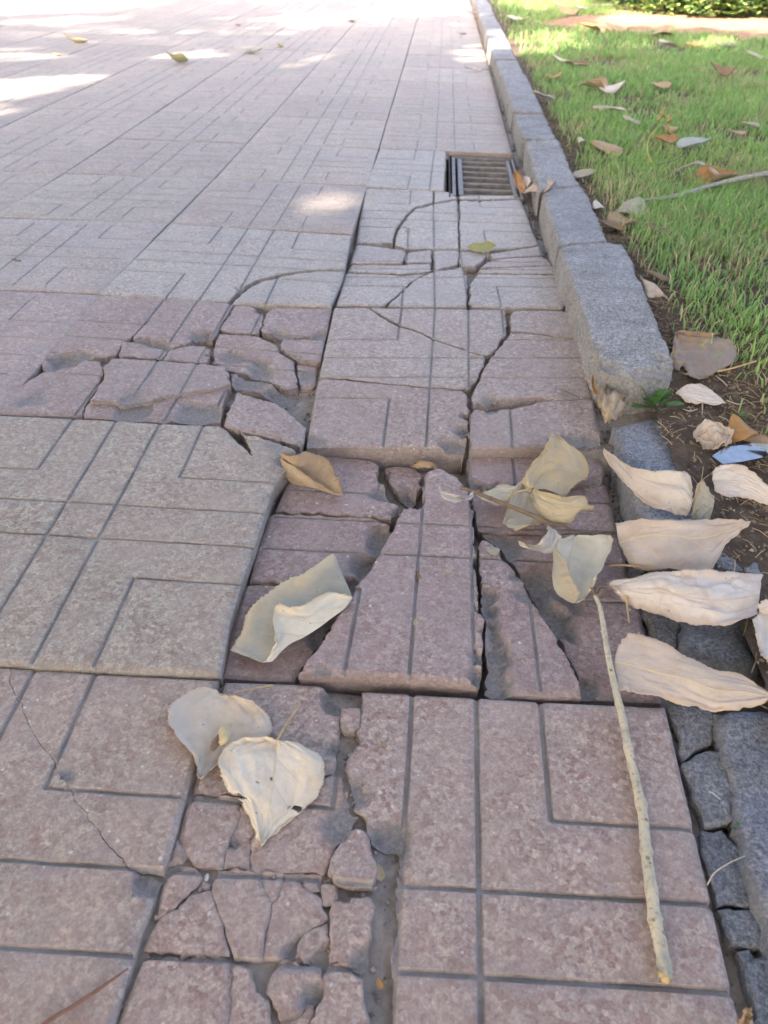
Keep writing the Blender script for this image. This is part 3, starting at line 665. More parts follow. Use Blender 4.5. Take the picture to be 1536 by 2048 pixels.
# F: shattered tile, tilted down to the back
Ft = tile_of(0, 2, [((0, 1), (712, 490)), ((3*S7, 1), (866, 498)), ((4*S7, 1), (917, 499)), ((1, 1), (1082, 494)), ((0, 0), (671, 612)), ((3*S7, 0), (867, 612)), ((4*S7, 0), (935, 613)), ((1, 0), (1132, 617)), ((2*S7, 2*S7), (803, 570)), ((5*S7, 2*S7), (1002, 567)), ((5*S7, 0), (1010, 615)), ((1, 2*S7), (1115, 570))],
    (1.2, 3.0, -.2, -1.7), (.425, .385, .375))
for ol, dz, sp in (([(713, 489), (760, 494), (805, 500), (812, 505), (806, 519), (800, 525), (720, 526), (701, 524)], .5, .3), ([(703, 529), (805, 530), (860, 527), (862, 540), (835, 545), (800, 547), (760, 545), (695, 542)], .1, .3),
    ([(691, 546), (760, 549), (800, 552), (850, 547), (822, 563), (801, 584), (776, 604), (770, 609), (673, 609), (681, 580)], .0, .2), ([(863, 545), (925, 534), (930, 545), (933, 560), (934, 580), (932, 611), (866, 611), (777, 610), (792, 596), (805, 583), (827, 563), (842, 553)], .15, .2),
    ([(815, 505), (862, 500), (862, 524), (815, 525), (809, 518)], 0, .1), ([(867, 500), (917, 501), (917, 527), (900, 532), (868, 540)], 0, .1), ([(920, 501), (974, 505), (970, 515), (960, 525), (950, 531), (925, 532), (920, 525)], .05, .2),
    ([(982, 507), (1030, 500), (1080, 491), (1085, 510), (1030, 513), (985, 517)], .4, .3), ([(975, 524), (1000, 517), (1086, 513), (1098, 520), (1104, 529), (962, 535)], .3, .2), ([(960, 538), (1107, 531), (1115, 547), (1050, 546), (957, 545)], .15, .1),
    ([(956, 548), (1050, 549), (1116, 550), (1125, 580), (1132, 608), (1125, 615), (1070, 614), (1005, 613), (945, 611), (938, 604), (942, 590), (939, 570), (950, 556)], .05, .25)):
    piece(Ft, ol, dz=dz, spall=sp, tint=(.40, .35, .345) if dz >= .3 else None)
# G: cracked tile in front of the drain
Gt = tile_of(0, 3, [((0, 1), (731, 374)), ((3*S7, 1), (866, 378)), ((4*S7, 1), (916, 384)), ((1, 1), (1043, 392)), ((0, 0), (712, 488)), ((3*S7, 0), (866, 498)), ((4*S7, 0), (917, 498)), ((1, 0), (1081, 492)), ((2*S7, 2*S7), (815, 456)), ((5*S7, 2*S7), (968, 463))], (-1.6, -.3, -.9, -.1), (.44, .41, .40))
for ol, dz, sp in (([(732, 376), (800, 378), (867, 379), (865, 404), (830, 413), (812, 429), (795, 451), (788, 465), (785, 485), (713, 486), (719, 440)], .15, .15), ([(790, 490), (793, 470), (800, 455), (818, 431), (832, 418), (866, 409), (915, 400), (917, 440), (917, 497), (866, 497), (810, 497)], 0, .15),
    ([(920, 402), (975, 402), (1042, 399), (1055, 430), (1065, 460), (1078, 489), (1040, 495), (975, 499), (920, 498)], 0, .1), ([(869, 380), (895, 383), (912, 391), (916, 396), (869, 404)], .1, .2), ([(920, 391), (1035, 391), (1041, 396), (975, 398), (920, 397)], -.1, .2)):
    piece(Gt, ol, dz=dz, spall=sp)
# part tile beside the drain
Pt = tile_of(0, 4, [((0, 0), (731, 372)), ((1, 0), (1043, 390)), ((1, 1), (1024, 307)), ((0, 1), (760, 297))], (0, 0, 0, 0), (.44, .41, .40))
piece(Pt, [(0, 0, 'uv'), (.52, 0, 'uv'), (.515, 1, 'uv'), (0, 1, 'uv')], spall=.1, grid=.03)
# H: raised beige tile, corner cracked off
Ht = tile_of(-1, 2, [((0, 1), (338.5, 446)), ((1, 1), (702, 470)), ((0, 0), (197, 587)), ((1, 0), (661, 612)), ((4*S7, 0), (467, 603)), ((3*S7, 0), (398, 597)), ((2*S7, 0), (330, 593)), ((5*S7, 0), (535, 606))], (1.8, 1.3, .7, 1.4), (.43, .395, .38))
piece(Ht, [(340, 446), (702, 470), (689, 537), (620, 539), (560, 547), (510, 560), (485, 573), (462, 596), (454, 602), (300, 593), (198, 586)], chips=[(480, 580, .02, .008), (560, 548, .012, .004)], spall=.1, grid=.02)
piece(Ht, [(465, 605), (490, 581), (520, 564), (570, 551), (625, 543), (689, 541), (683, 560), (661, 611), (560, 607)], dz=.1, spall=.1, grid=.02)
# I: red tile, shattered
It = tile_of(-1, 1, [((0, 1), (197, 588)), ((2*S7, 1), (331, 593)), ((3*S7, 1), (401, 598)), ((4*S7, 1), (466, 606)), ((1, 1), (663, 614)), ((0, 0), (-31, 828)), ((1, 0), (600, 885)), ((2*S7, 0), (145, 834)), ((3*S7, 0), (232, 839)), ((4*S7, 0), (321, 844))], (.6, .1, 1.0, 1.6), (.345, .270, .264))
It['grow'] = .0006
for ol, dz, tl, sp, ch in (
    ([(199, 589), (331, 594), (322, 612), (300, 638), (285, 649), (265, 671), (248, 680), (238, 695), (234, 710), (200, 711), (176, 712), (148, 719), (120, 732), (88, 741), (80, 722), (95, 701), (130, 661), (165, 625)], 0, (0, 0), .3, [(120, 722, .03, .010), (165, 712, .02, .006)]),
    ([(335, 594), (400, 599), (465, 606), (463, 613), (430, 669), (424, 676), (396, 672), (370, 688), (345, 695), (332, 698), (310, 692), (290, 689), (271, 680), (268, 671), (290, 651), (310, 626), (330, 601)], .2, (0, 0), .3, [(320, 690, .025, .01), (400, 672, .02, .009), (285, 680, .02, .008)]),
    ([(245, 684), (270, 684), (295, 693), (328, 698), (333, 705), (322, 717), (300, 717), (239, 710), (241, 698)], .1, (0, 0), .2, []),
    ([(335, 704), (346, 699), (385, 691), (415, 693), (420, 698), (416, 721), (412, 725), (370, 722), (327, 718)], .3, (0, 0), .2, [(415, 710, .01, .006)]),
    ([(208, 735), (225, 716), (320, 721), (415, 728), (445, 732), (455, 743), (457, 768), (430, 775), (390, 782), (340, 789), (300, 799), (240, 804), (181, 799), (191, 780), (206, 760)], .5, (0, -.02), .2, [(260, 800, .02, .004)]),
    ([(178, 803), (240, 808), (300, 803), (345, 793), (400, 785), (455, 772), (452, 790), (443, 829), (440, 845), (330, 842), (235, 837), (168, 832), (172, 815)], .05, (0, 0), .4, [(260, 825, .03, .005), (400, 825, .03, .006)]),
    ([(84, 746), (120, 739), (150, 731), (171, 719), (199, 722), (205, 735), (199, 760), (184, 785), (171, 800), (167, 815), (164, 830), (60, 828), (-30, 824), (0, 796), (40, 770)], .1, (0, 0), .4, [(60, 800, .03, .003)]),
    ([(471, 611), (500, 612), (515, 619), (526, 630), (524, 645), (514, 667), (500, 664), (462, 663), (441, 659)], 0, (0, 0), .3, [(520, 620, .012, .006)]),
    ([(536, 622), (550, 613), (662, 617), (654, 660), (649, 675), (590, 675), (546, 667), (522, 661), (530, 640)], 0, (0, 0), .4, [(560, 670, .02, .008), (640, 670, .018, .006)]),
    ([(437, 668), (465, 668), (510, 672), (535, 681), (553, 693), (560, 706), (585, 723), (590, 745), (594, 773), (575, 777), (545, 764), (525, 752), (500, 748), (455, 740), (426, 724), (429, 700)], -.1, (0, .04), .4, [(520, 740, .03, .008), (460, 720, .03, .006)]),
    ([(566, 679), (649, 679), (640, 719), (634, 721), (600, 719), (585, 711), (562, 691)], .15, (0, 0), .3, [(590, 715, .012, .005)]),
    ([(593, 729), (634, 732), (630, 769), (622, 774), (605, 774), (598, 755)], -.6, (0, 0), .6, [(615, 750, .02, .004)]),
    ([(461, 746), (500, 752), (525, 757), (545, 770), (575, 784), (605, 791), (624, 811), (620, 833), (600, 819), (560, 799), (520, 784), (490, 779), (466, 769)], -.5, (-.03, .10), .7, [(560, 790, .03, .010), (500, 765, .03, .008), (600, 810, .03, .01)]),
    ([(476, 786), (515, 796), (545, 806), (565, 816), (590, 836), (611, 853), (606, 882), (599, 890), (560, 878), (520, 867), (480, 859), (449, 849), (456, 826)], .75, (-.03, .0), .15, [])):
    piece(It, ol, dz=dz, tilt=tl, spall=sp, chips=ch, tint=(.355, .285, .28) if dz < .4 else (.365, .298, .290))

# ------------------------------------------------------------------ kerb: stones, each with its own breaks
kerb = grid_sheet('kerb', .425, .60, -1.0, 2.2, .02, lambda x, y: np.where(y < .13, -.0095 + .006 * (fbm(x, y, 40, 91) - .5), bedz(x, y) * .5 - .008 + .012 * (fbm(x, y, 40, 91) - .5)), SOIL)
kb2 = grid_sheet('gutter', .402, .47, 1.9, 11.0, .03, lambda x, y: -.022 + .012 * (fbm(x, y, 30, 92) - .5), BED)
KL = np.array(kerb.location)
def stone(outline_xy, zf, name='kerb_stone', tint=(1, 1, 1), thick=.14, arris=.008, arris_d=.006, grid=.008, rough=.0030, chips=(), jag=.003, parent=kerb, loc0=KL, mat=KERB, rnd=True):
    PIECE_SEED[0] += 1
    V, Fc, W = slab(outline_xy, [True] * len(outline_xy), [], zf, step=.006, grid=grid, thick=thick, arris=arris, arris_d=arris_d, round_arris=rnd, spall=.35, rough=rough, chips=chips, seed=PIECE_SEED[0], jag=jag)
    c = V.mean(0); me = mesh_from(name, V - c, Fc); me = crease(me, .5 if not rnd else .9)
    a = me.color_attributes.new('wear', 'FLOAT_COLOR', 'POINT'); a.data.foreach_set('color', W.astype(np.float32).ravel())
    return obj(name, me, mat, parent, tuple(c - loc0), tint)
def kstone(px, z, name='kerb_stone', **kw):
    zf = z if callable(z) else (lambda x, y, z=z: z + 0 * np.asarray(x))
    kw['chips'] = [(*on(c[0], c[1], zf)[:2], c[2], c[3]) for c in kw.get('chips', ())]
    return stone([on(a, b, zf)[:2] for a, b in px], zf, name, **kw)
kz = lambda x, y: .046 + surf(.42 + 0 * np.asarray(x), y)
kstone([(1118, 491), (1216, 484), (1245, 487), (1256, 504), (1276, 551), (1307, 621), (1333, 686), (1344, 715), (1346, 732), (1335, 744), (1290, 748), (1240, 745), (1208, 735), (1192, 705), (1178, 660), (1150, 582), (1122, 504)], lambda x, y: kz(x, y) + .001, chips=[(1336, 738, .030, .011), (1300, 748, .026, .010), (1222, 735, .022, .008), (1190, 690, .012, .006), (1300, 610, .010, .005), (1250, 492, .016, .006), (1140, 545, .008, .004)])
kstone([(1086, 386), (1105, 376), (1162, 371), (1177, 393), (1199, 441), (1214, 482), (1118, 488), (1103, 440), (1092, 405)], kz, chips=[(1092, 390, .014, .007), (1205, 455, .012, .005), (1110, 470, .010, .005)])
kstone([(1052, 281), (1117, 278), (1145, 345), (1160, 368), (1102, 373), (1082, 380), (1072, 355), (1060, 315)], lambda x, y: kz(x, y) + .003)
yy = [1.975, 2.325, 2.705, 3.12, 3.53, 3.93, 4.28, 4.7, 5.12, 5.52, 5.95, 6.4, 6.85, 7.3, 7.8, 8.4, 9.0, 9.6, 10.2]
for a, b in zip(yy[:-1], yy[1:]):
    r = random.Random(int(a * 100)); o_ = r.uniform(-.004, .004)
    stone([(.420 + o_, a + .003), (.518 + o_, a + .003 + r.uniform(-.006, .006)), (.518 + o_, b - .003), (.420 + o_, b - .003 + r.uniform(-.006, .006))], lambda x, y, q=r.uniform(-.005, .006): .052 + q + 0 * np.asarray(x), grid=.02, tint=(.92, .93, .95))
# broken near stones
kstone([(1229, 848), (1277, 841), (1327, 827), (1347, 831), (1369, 841), (1387, 866), (1402, 896), (1424, 930), (1440, 960), (1462, 992), (1480, 1037), (1497, 1065), (1515, 1102), (1532, 1150), (1500, 1180), (1440, 1182), (1380, 1172), (1340, 1132), (1300, 1072), (1284, 1037), (1262, 972), (1245, 920), (1236, 890)],
       lambda x, y: .018 + .010 * (fbm(x, y, 14, 95) - .5), tint=(.80, .83, .90), rough=.003, arris=.014, jag=.004)
kstone([(1365, 1192), (1440, 1192), (1505, 1200), (1512, 1290), (1528, 1318), (1522, 1340), (1472, 1338), (1402, 1318), (1376, 1300), (1365, 1270)], lambda x, y: .008 + .02 * (fbm(x, y, 14, 96) - .5), tint=(.62, .65, .72), rough=.003, arris=.018, arris_d=.014, jag=.004)
kstone([(1428, 1420), (1500, 1414), (1580, 1440), (1640, 1700), (1700, 2000), (1720, 2200), (1600, 2150), (1548, 1900), (1520, 1790), (1492, 1700), (1478, 1620), (1462, 1550), (1446, 1500)], lambda x, y: .006 + .014 * (fbm(x, y, 14, 97) - .5), tint=(.66, .69, .77), rough=.003, jag=.004)
kstone([(1535, 1205), (1600, 1215), (1640, 1400), (1560, 1400), (1538, 1310)], lambda x, y: .004 + .01 * fbm(x, y, 14, 98), tint=(.7, .72, .78), rough=.003, jag=.004)
for ol, z, tn in (([(1298, 1226), (1350, 1222), (1361, 1250), (1358, 1288), (1330, 1290), (1312, 1272)], -.004, (.60, .56, .52)), ([(1342, 1410), (1425, 1421), (1428, 1470), (1420, 1486), (1392, 1496), (1383, 1513), (1359, 1510)], -.002, (.66, .66, .68)),
    ([(1362, 1514), (1385, 1519), (1400, 1502), (1440, 1500), (1457, 1521), (1459, 1555), (1469, 1600), (1478, 1632), (1440, 1652), (1405, 1647), (1386, 1590)], -.003, (.70, .72, .76)), ([(1402, 1658), (1440, 1657), (1479, 1692), (1499, 1746), (1513, 1803), (1500, 1812), (1441, 1803), (1421, 1740)], -.004, (.58, .62, .70)),
    ([(1442, 1813), (1518, 1821), (1543, 1898), (1500, 1898), (1471, 1893), (1451, 1850)], -.006, (.60, .64, .70)), ([(1477, 1906), (1560, 1912), (1590, 2060), (1600, 2200), (1540, 2200), (1512, 2030), (1492, 1960)], -.006, (.6, .64, .7)),
    ([(1245, 980), (1262, 985), (1280, 1030), (1292, 1075), (1275, 1080), (1258, 1030)], -.012, (.58, .58, .56)), ([(1300, 1300), (1352, 1300), (1372, 1320), (1400, 1335), (1440, 1352), (1440, 1400), (1345, 1400)], -.012, (.5, .5, .52))):
    kstone(ol, lambda x, y, z=z: z + .004 * (fbm(x, y, 25, 99) - .5), name='mortar_lump', tint=tn, arris=.0035, arris_d=.003, thick=.05, rough=.0014, jag=.0035, rnd=False)
for k, (a, b, c, d) in enumerate(((985, 131, 1002, 152), (990, 158, 1006, 175), (995, 182, 1010, 220), (1002, 228, 1022, 262), (1012, 266, 1032, 300), (1022, 306, 1042, 332), (1046, 404, 1062, 430), (1060, 438, 1076, 470), (1070, 476, 1096, 512))):
    p = [at(a, b, -.008)[:2], at(c - 4, b + 2, -.008)[:2], at(c, d, -.008)[:2], at(a + 9, d - 1, -.008)[:2]]
    stone(p, lambda x, y: -.010 + .006 * (fbm(x, y, 25, 99) - .5), name='mortar_lump', tint=(.82, .82, .84), arris=.008, arris_d=.006, thick=.04, grid=.01)

# ------------------------------------------------------------------ drain
def boxes(lst):
    V = []; Fq = []
    for (x0, y0, z0, x1, y1, z1) in lst:
        k = len(V); V += [(x0, y0, z0), (x1, y0, z0), (x1, y1, z0), (x0, y1, z0), (x0, y0, z1), (x1, y0, z1), (x1, y1, z1), (x0, y1, z1)]
        Fq += [(k, k + 3, k + 2, k + 1), (k + 4, k + 5, k + 6, k + 7)] + [(k + a, k + (a + 1) % 4, k + 4 + (a + 1) % 4, k + 4 + a) for a in range(4)]
    return V, Fq
def bevel(o, w=.0012, seg=2):
    m = o.modifiers.new('bevel', 'BEVEL'); m.width = w; m.segments = seg; m.limit_method = 'ANGLE'; return o
dr = tag(empty('drain_grate', ((DRX0 + DRX1) / 2, (DRY0 + DRY1) / 2, 0)), 'grey metal drain grate with cross bars beside the kerb', 'drain')
gx0, gx1, gy0, gy1 = DRX0 + .034, DRX1 - .022, DRY0 + .022, DRY1 - .012
V, Fq = boxes([(DRX0 - .004, DRY0 - .01, -.30, DRX0, DRY1 + .01, -.004), (DRX1, DRY0 - .01, -.30, DRX1 + .004, DRY1 + .01, -.004), (DRX0, DRY0 - .010, -.30, DRX1, DRY0 - .006, -.012), (DRX0, DRY1 + .006, -.30, DRX1, DRY1 + .01, -.004), (DRX0 - .004, DRY0 - .01, -.31, DRX1 + .004, DRY1 + .01, -.30)])
centred('pit_wall', V, Fq, PIT, dr, False)
V, Fq = boxes([(DRX0 + .005, DRY0, -.035, DRX0 + .014, DRY1, -.003), (DRX1 - .006, DRY0, -.035, DRX1, DRY1, -.003), (DRX0 + .014, DRY0, -.035, DRX1 - .006, DRY0 + .006, -.009), (DRX0 + .014, DRY1 - .006, -.035, DRX1 - .006, DRY1, -.003)])
bevel(centred('frame', V, Fq, STEEL, dr, False))
for x0, x1 in ((gx0 - .013, gx0), (gx1, gx1 + .011)):
    V, Fq = boxes([(x0, gy0, -.034, x1, gy1, -.006)]); bevel(centred('side_rail', V, Fq, STEEL, dr, False), .002)
nb = 7
for k in range(nb):
    y = gy0 + .004 + (gy1 - gy0 - .022) * k / (nb - 1)
    V, Fq = boxes([(gx0 - .001, y, -.036, gx1 + .001, y + .009, -.009)]); bevel(centred('bar', V, Fq, STEEL, dr, False), .003)

# ------------------------------------------------------------------ leaves
LEAF = {
    'cream': leaf_material('leaf_cream', (.82, .725, .575), (.70, .52, .26), edge=(.68, .58, .42), back=(.80, .70, .55), trans=.08, blotch2=(.66, .53, .36)),
    'beige': leaf_material('leaf_beige', (.70, .585, .46), (.70, .53, .26), edge=(.64, .53, .42), back=(.68, .575, .455), trans=.08, blotch2=(.54, .42, .29)),
    'grey': leaf_material('leaf_grey_beige', (.44, .405, .315), (.58, .48, .29), edge=(.48, .40, .28), back=(.70, .64, .50), trans=.12),
    'fold': leaf_material('leaf_grey_green_folded', (.78, .71, .56), (.62, .50, .30), edge=(.70, .56, .34), back=(.42, .39, .31), trans=.08),
    'white': leaf_material('leaf_bleached', (.72, .66, .60), (.66, .52, .33), edge=(.64, .51, .40), back=(.64, .58, .51), trans=.08, blotch2=(.52, .40, .30)),
    'pink': leaf_material('leaf_pinkish_beige', (.57, .495, .435), (.70, .56, .31), edge=(.56, .43, .31), back=(.68, .61, .53), trans=.08, blotch2=(.47, .35, .25)),
    'yellow': leaf_material('leaf_straw', (.58, .48, .31), (.62, .47, .24), edge=(.56, .43, .23), back=(.58, .51, .38), trans=.15),
    'tan': leaf_material('leaf_tan', (.47, .335, .205), (.52, .37, .19), edge=(.40, .28, .17), back=(.50, .40, .28), trans=.12, blotch2=(.32, .21, .12)),
    'brown': leaf_material('leaf_brown', (.26, .175, .11), (.32, .21, .12), edge=(.20, .13, .08), back=(.32, .24, .17), trans=.08),
    'orange': leaf_material('leaf_orange', (.50, .275, .11), (.54, .36, .16), edge=(.42, .21, .08), back=(.60, .47, .33), trans=.15, blotch2=(.34, .17, .07)),
    'green': leaf_material('leaf_yellow_green', (.45, .45, .18), (.56, .50, .26), edge=(.64, .56, .30), back=(.48, .48, .26), trans=.25),
    'blotch': leaf_material('leaf_blotched', (.31, .25, .20), (.34, .27, .20), blotch=(.43, .29, .16), back=(.30, .25, .21), trans=.06),
    'blue': leaf_material('leaf_pale_blue_grey', (.42, .46, .43), (.48, .50, .44), back=(.44, .47, .44), trans=.1),
}
def catmull(P, n):
    P = np.asarray(P, float); m = len(P); out = []
    ext = np.vstack([2 * P[0] - P[1], P, 2 * P[-1] - P[-2]])
    for q in np.linspace(0, m - 1, n):
        i = min(int(q), m - 2); t = q - i
        a, b, c, d = ext[i], ext[i + 1], ext[i + 2], ext[i + 3]
        out.append(.5 * (2 * b + (c - a) * t + (2 * a - 5 * b + 4 * c - d) * t * t + (3 * b - a - 3 * c + d) * t ** 3))
    return np.array(out)
def tube(pts, radii, seg=8, wob=0.0, seed=0):
    P = np.asarray(pts, float); n = len(P); R = np.asarray(radii, float)
    r_ = np.random.default_rng(seed); V = []; Fq = []
    tprev = None
    for i in range(n):
        t = P[min(i + 1, n - 1)] - P[max(i - 1, 0)]; t /= max(np.linalg.norm(t), 1e-9)
        up = np.array([0, 0, 1.]) if abs(t[2]) < .9 else np.array([1., 0, 0])
        a = np.cross(t, up); a /= np.linalg.norm(a); b = np.cross(a, t)
        for k in range(seg):
            th = 2 * math.pi * k / seg; V.append(P[i] + (a * math.cos(th) + b * math.sin(th)) * R[i] * (1 + wob * (r_.random() - .5)))
    for i in range(n - 1):
        for k in range(seg): Fq.append((i * seg + k, i * seg + (k + 1) % seg, (i + 1) * seg + (k + 1) % seg, (i + 1) * seg + k))
    Fq.append(tuple(range(seg))[::-1]); Fq.append(tuple(range((n - 1) * seg, n * seg)))
    return np.array(V), Fq
def blade(rows, zf, base=0.0, nu=34, nv=44, fold=False, wave=.0018, serr=.014, holes=(), seed=0, tear=()):
    """rows of (x, y, z cm) photo positions across the blade, from stalk to tip"""
    W = []
    for r in rows:
        line = []
        for p in r:
            zz = (p[2] if len(p) > 2 else .4) * .01 + base
            line.append(on(p[0], p[1], lambda x, y, zz=zz: zf(x, y) + zz))
        W.append(line)
    W = np.array(W); nr, nc = W.shape[:2]
    along = np.stack([catmull(W[:, c], nv) for c in range(nc)], 1)              # nv, nc, 3
    if fold:
        q = np.linspace(0, nc - 1, nu); i = np.minimum(q.astype(int), nc - 2); t = (q - i)[None, :, None]
        S = along[:, i] * (1 - t) + along[:, i + 1] * t
        for _ in range(2): S[:, 1:-1] = .25 * S[:, :-2] + .5 * S[:, 1:-1] + .25 * S[:, 2:]
    else: S = np.stack([catmull(along[v], nu) for v in range(nv)], 0)
    s = np.linspace(-1, 1, nu)[None, :] * np.ones((nv, 1)); t = np.linspace(0, 1, nv)[:, None] * np.ones((1, nu))
    if nc == 5: s = np.interp(np.linspace(0, 4, nu), [0, 1, 2, 3, 4], [-1, -.5, 0, .5, 1])[None, :] * np.ones((nv, 1))
    # toothed margin
    mid = S[:, nu // 2][:, None]
    tooth = 1 + serr * ((np.abs(s) > .93) * np.where(np.arange(nv) % 2 == 0, 1, -1)[:, None]) * np.sin(np.pi * np.clip(t, 0, 1)) 
    S = mid + (S - mid) * tooth[..., None]
    r_ = 40 + seed
    nzv = (fbm(s * .05 + seed, t * .06, 60, r_) - .5) * 2 * wave * (.3 + np.abs(s)) * 2
    S[..., 2] += nzv + (fbm(s * .09 + seed * 1.7, t * .14, 60, r_ + 3) - .5) * wave * 1.6
    S[..., :2] += ((np.stack([vnoise(t * 3 + s * .2, s * .4 + seed, 9, r_ + 5), vnoise(t * 3 - s * .2, s * .4 + seed, 9, r_ + 7)], -1) - .5) * .0035 * (np.abs(s) > .8)[..., None])
    V = S.reshape(-1, 3); uv = np.stack([s, t, 0 * s], -1).reshape(-1, 3)
    Fq = []
    for v in range(nv - 1):
        for u in range(nu - 1):
            cs, ct = s[v, u] + 1 / nu, t[v, u] + .5 / nv
            if any(((cs - h[0]) / h[2]) ** 2 + ((ct - h[1]) / h[3]) ** 2 < 1 + .5 * math.sin(9 * math.atan2(cs - h[0], (ct - h[1]) * 3)) for h in holes): continue
            Fq.append((v * nu + u, v * nu + u + 1, (v + 1) * nu + u + 1, (v + 1) * nu + u))
    return V, Fq, uv
def thicken(o, th=.00035):
    so = o.modifiers.new('thickness', 'SOLIDIFY'); so.thickness = th; so.offset = 0
    b = BACKS.get(o.data.materials[0].name)
    if b: o.data.materials.append(b); so.material_offset = 1
def clear_ground(V, zf, lift=.0006):
    g_ = zf(V[:, 0], V[:, 1]) + lift
    V[:, 2] = np.maximum(V[:, 2], g_); return V
SEEDC = simple('gall_skin', (.58, .46, .26), .7, .2, .3, 150, 0, .4)
def leaf(label, kind, rows, zf=surf, base=0.0, stalk=None, parent=None, name='poplar_leaf', group=None, stalk_r=.0009, cat='leaf', gall=False, **kw):
    V, Fq, uv = blade(rows, zf, base, **kw)
    own = parent is None
    if own:
        root = tag(empty(name, tuple(V[0])), label, cat, group); par = root
    else: par = parent
    # each blade has a real thickness
    o = centred('blade' if own else 'leaf', V, Fq, LEAF[kind], par, uv=uv)
    thicken(o)
    if stalk:
        pts = [on(p[0], p[1], lambda x, y, q=(p[2] if len(p) > 2 else .5) * .01 + base: zf(x, y) + q) for p in stalk]
        P = catmull(pts, 12); SV, SF = tube(P, np.linspace(stalk_r * 1.1, stalk_r, 12), 6)
        if own: centred('stalk', SV, SF, PETI, par)
        else:
            st = centred('stalk', SV, SF, PETI, None); st.parent = o; st.location = Vector(st.location) - Vector(o.location) - Vector(par.location)
    if gall:
        for q, (pl, rr, mt) in enumerate((([(424, 1500, 1.2), (432, 1485, 1.3), (440, 1470, 1.3)], [.0018, .0034, .0016], TWIG), ([(440, 1488, 1.4), (448, 1478, 1.6), (450, 1462, 1.4), (462, 1448, 1.3)], [.002, .0042, .0046, .0012], SEEDC))):
            P = catmull([on(x, y, lambda a, b, h=z: zf(a, b) + h * .01 - .004) for x, y, z in pl], 12); SV, SF = tube(P, np.interp(np.linspace(0, 1, 12), np.linspace(0, 1, len(rr)), rr), 9, .25, q); centred('gall', SV, SF, mt, par)
    return o if not own else root
R = lambda *a: list(a)
# the two heart-shaped leaves on the near tiles
leaf('cream heart-shaped leaf with a brown gall, half under the other heart-shaped leaf', 'beige', [[(456, 1391, 1.0), (459, 1393, .9), (463, 1395, .9)], [(400, 1374, 1.6), (455, 1405, .8), (505, 1402, 1.3)], [(346, 1403, 1.9), (448, 1428, .7), (541, 1438, 1.2)], [(337, 1440, 1.9), (440, 1458, .7), (536, 1472, .8)],
    [(360, 1482, 1.5), (424, 1492, .6), (492, 1507, .6)], [(388, 1515, 1.0), (409, 1525, .6), (437, 1533, .5)], [(400, 1556, 1.0), (401, 1558, 1.0), (402, 1557, 1.0)]], stalk=[(459, 1394, .9), (480, 1383, 1.0), (515, 1376, .8), (545, 1370, .5)], seed=1, nv=60, wave=.0022, base=-.004, gall=True)
leaf('pale heart-shaped leaf with insect holes, nearest leaf lying on the broken tiles', 'cream', [[(550, 1480, .9), (553, 1481, .9), (556, 1481, .9)], [(492, 1477, 1.2), (551, 1493, .8), (594, 1482, 1.2)], [(448, 1497, 1.3), (549, 1515, .9), (646, 1515, 1.4)], [(437, 1532, 1.1), (547, 1550, .9), (648, 1548, 1.2)], [(452, 1570, .8), (542, 1590, .9), (634, 1588, .8)],
    [(480, 1603, .5), (537, 1622, .8), (600, 1624, .5)], [(503, 1642, .4), (530, 1652, .6), (556, 1662, .4)], [(522, 1688, .6), (523, 1691, .6), (524, 1689, .6)]], stalk=[(553, 1482, .9), (565, 1462, 1.0), (582, 1435, 1.0), (599, 1409, .8)],
    holes=[(-.86, .66, .18, .018), (.80, .68, .20, .016), (-.30, .50, .035, .008), (.52, .66, .04, .008), (-.04, .46, .03, .007), (-.97, .70, .10, .02)], seed=2, nv=90, nu=60, base=-.0025, wave=.002)
# folded leaf in the middle of the crack
leaf('grey-green leaf folded over on itself in the crack of the sunken tile', 'fold', [[(667, 1105, 2.2), (706, 1196, 1.6), (697, 1190, 2.4)], [(612, 1143, 1.8), (692, 1221, 1.4), (652, 1185, 2.6)], [(565, 1167, 1.4), (657, 1247, 1.2), (596, 1214, 2.8)], [(515, 1205, 1.2), (617, 1275, 1.2), (562, 1208, 2.8)], [(490, 1240, .9), (574, 1297, 1.2), (546, 1232, 2.4)],
    [(472, 1285, .8), (545, 1322, 1.0), (554, 1283, 1.8)], [(461, 1300, .9), (526, 1327, .9), (540, 1312, 1.2)]], fold=True, zf=D['zf'], base=-.002, seed=3, nv=60, wave=.002, serr=.015)
# small tan boat-shaped leaf on the step
leaf('tan boat-shaped dry leaf on the step between the beige and red tiles', 'tan', [[(562, 911, 2.6), (562, 926, 1.6), (560, 917, 2.6)], [(590, 916, 3.0), (577, 965, .3), (588, 931, 2.6)], [(617, 904, 3.2), (612, 976, .2), (615, 950, 2.4)], [(652, 915, 2.6), (646, 984, .2), (641, 967, 1.4)], [(673, 950, 1.6), (676, 990, .2), (668, 985, .7)], [(681, 972, .9), (687, 990, .3), (684, 988, .5)]],
    zf=D['zf'], base=.002, fold=True, stalk=[(668, 962, 1.6), (674, 957, 1.7), (682, 953, 1.8)], seed=4)
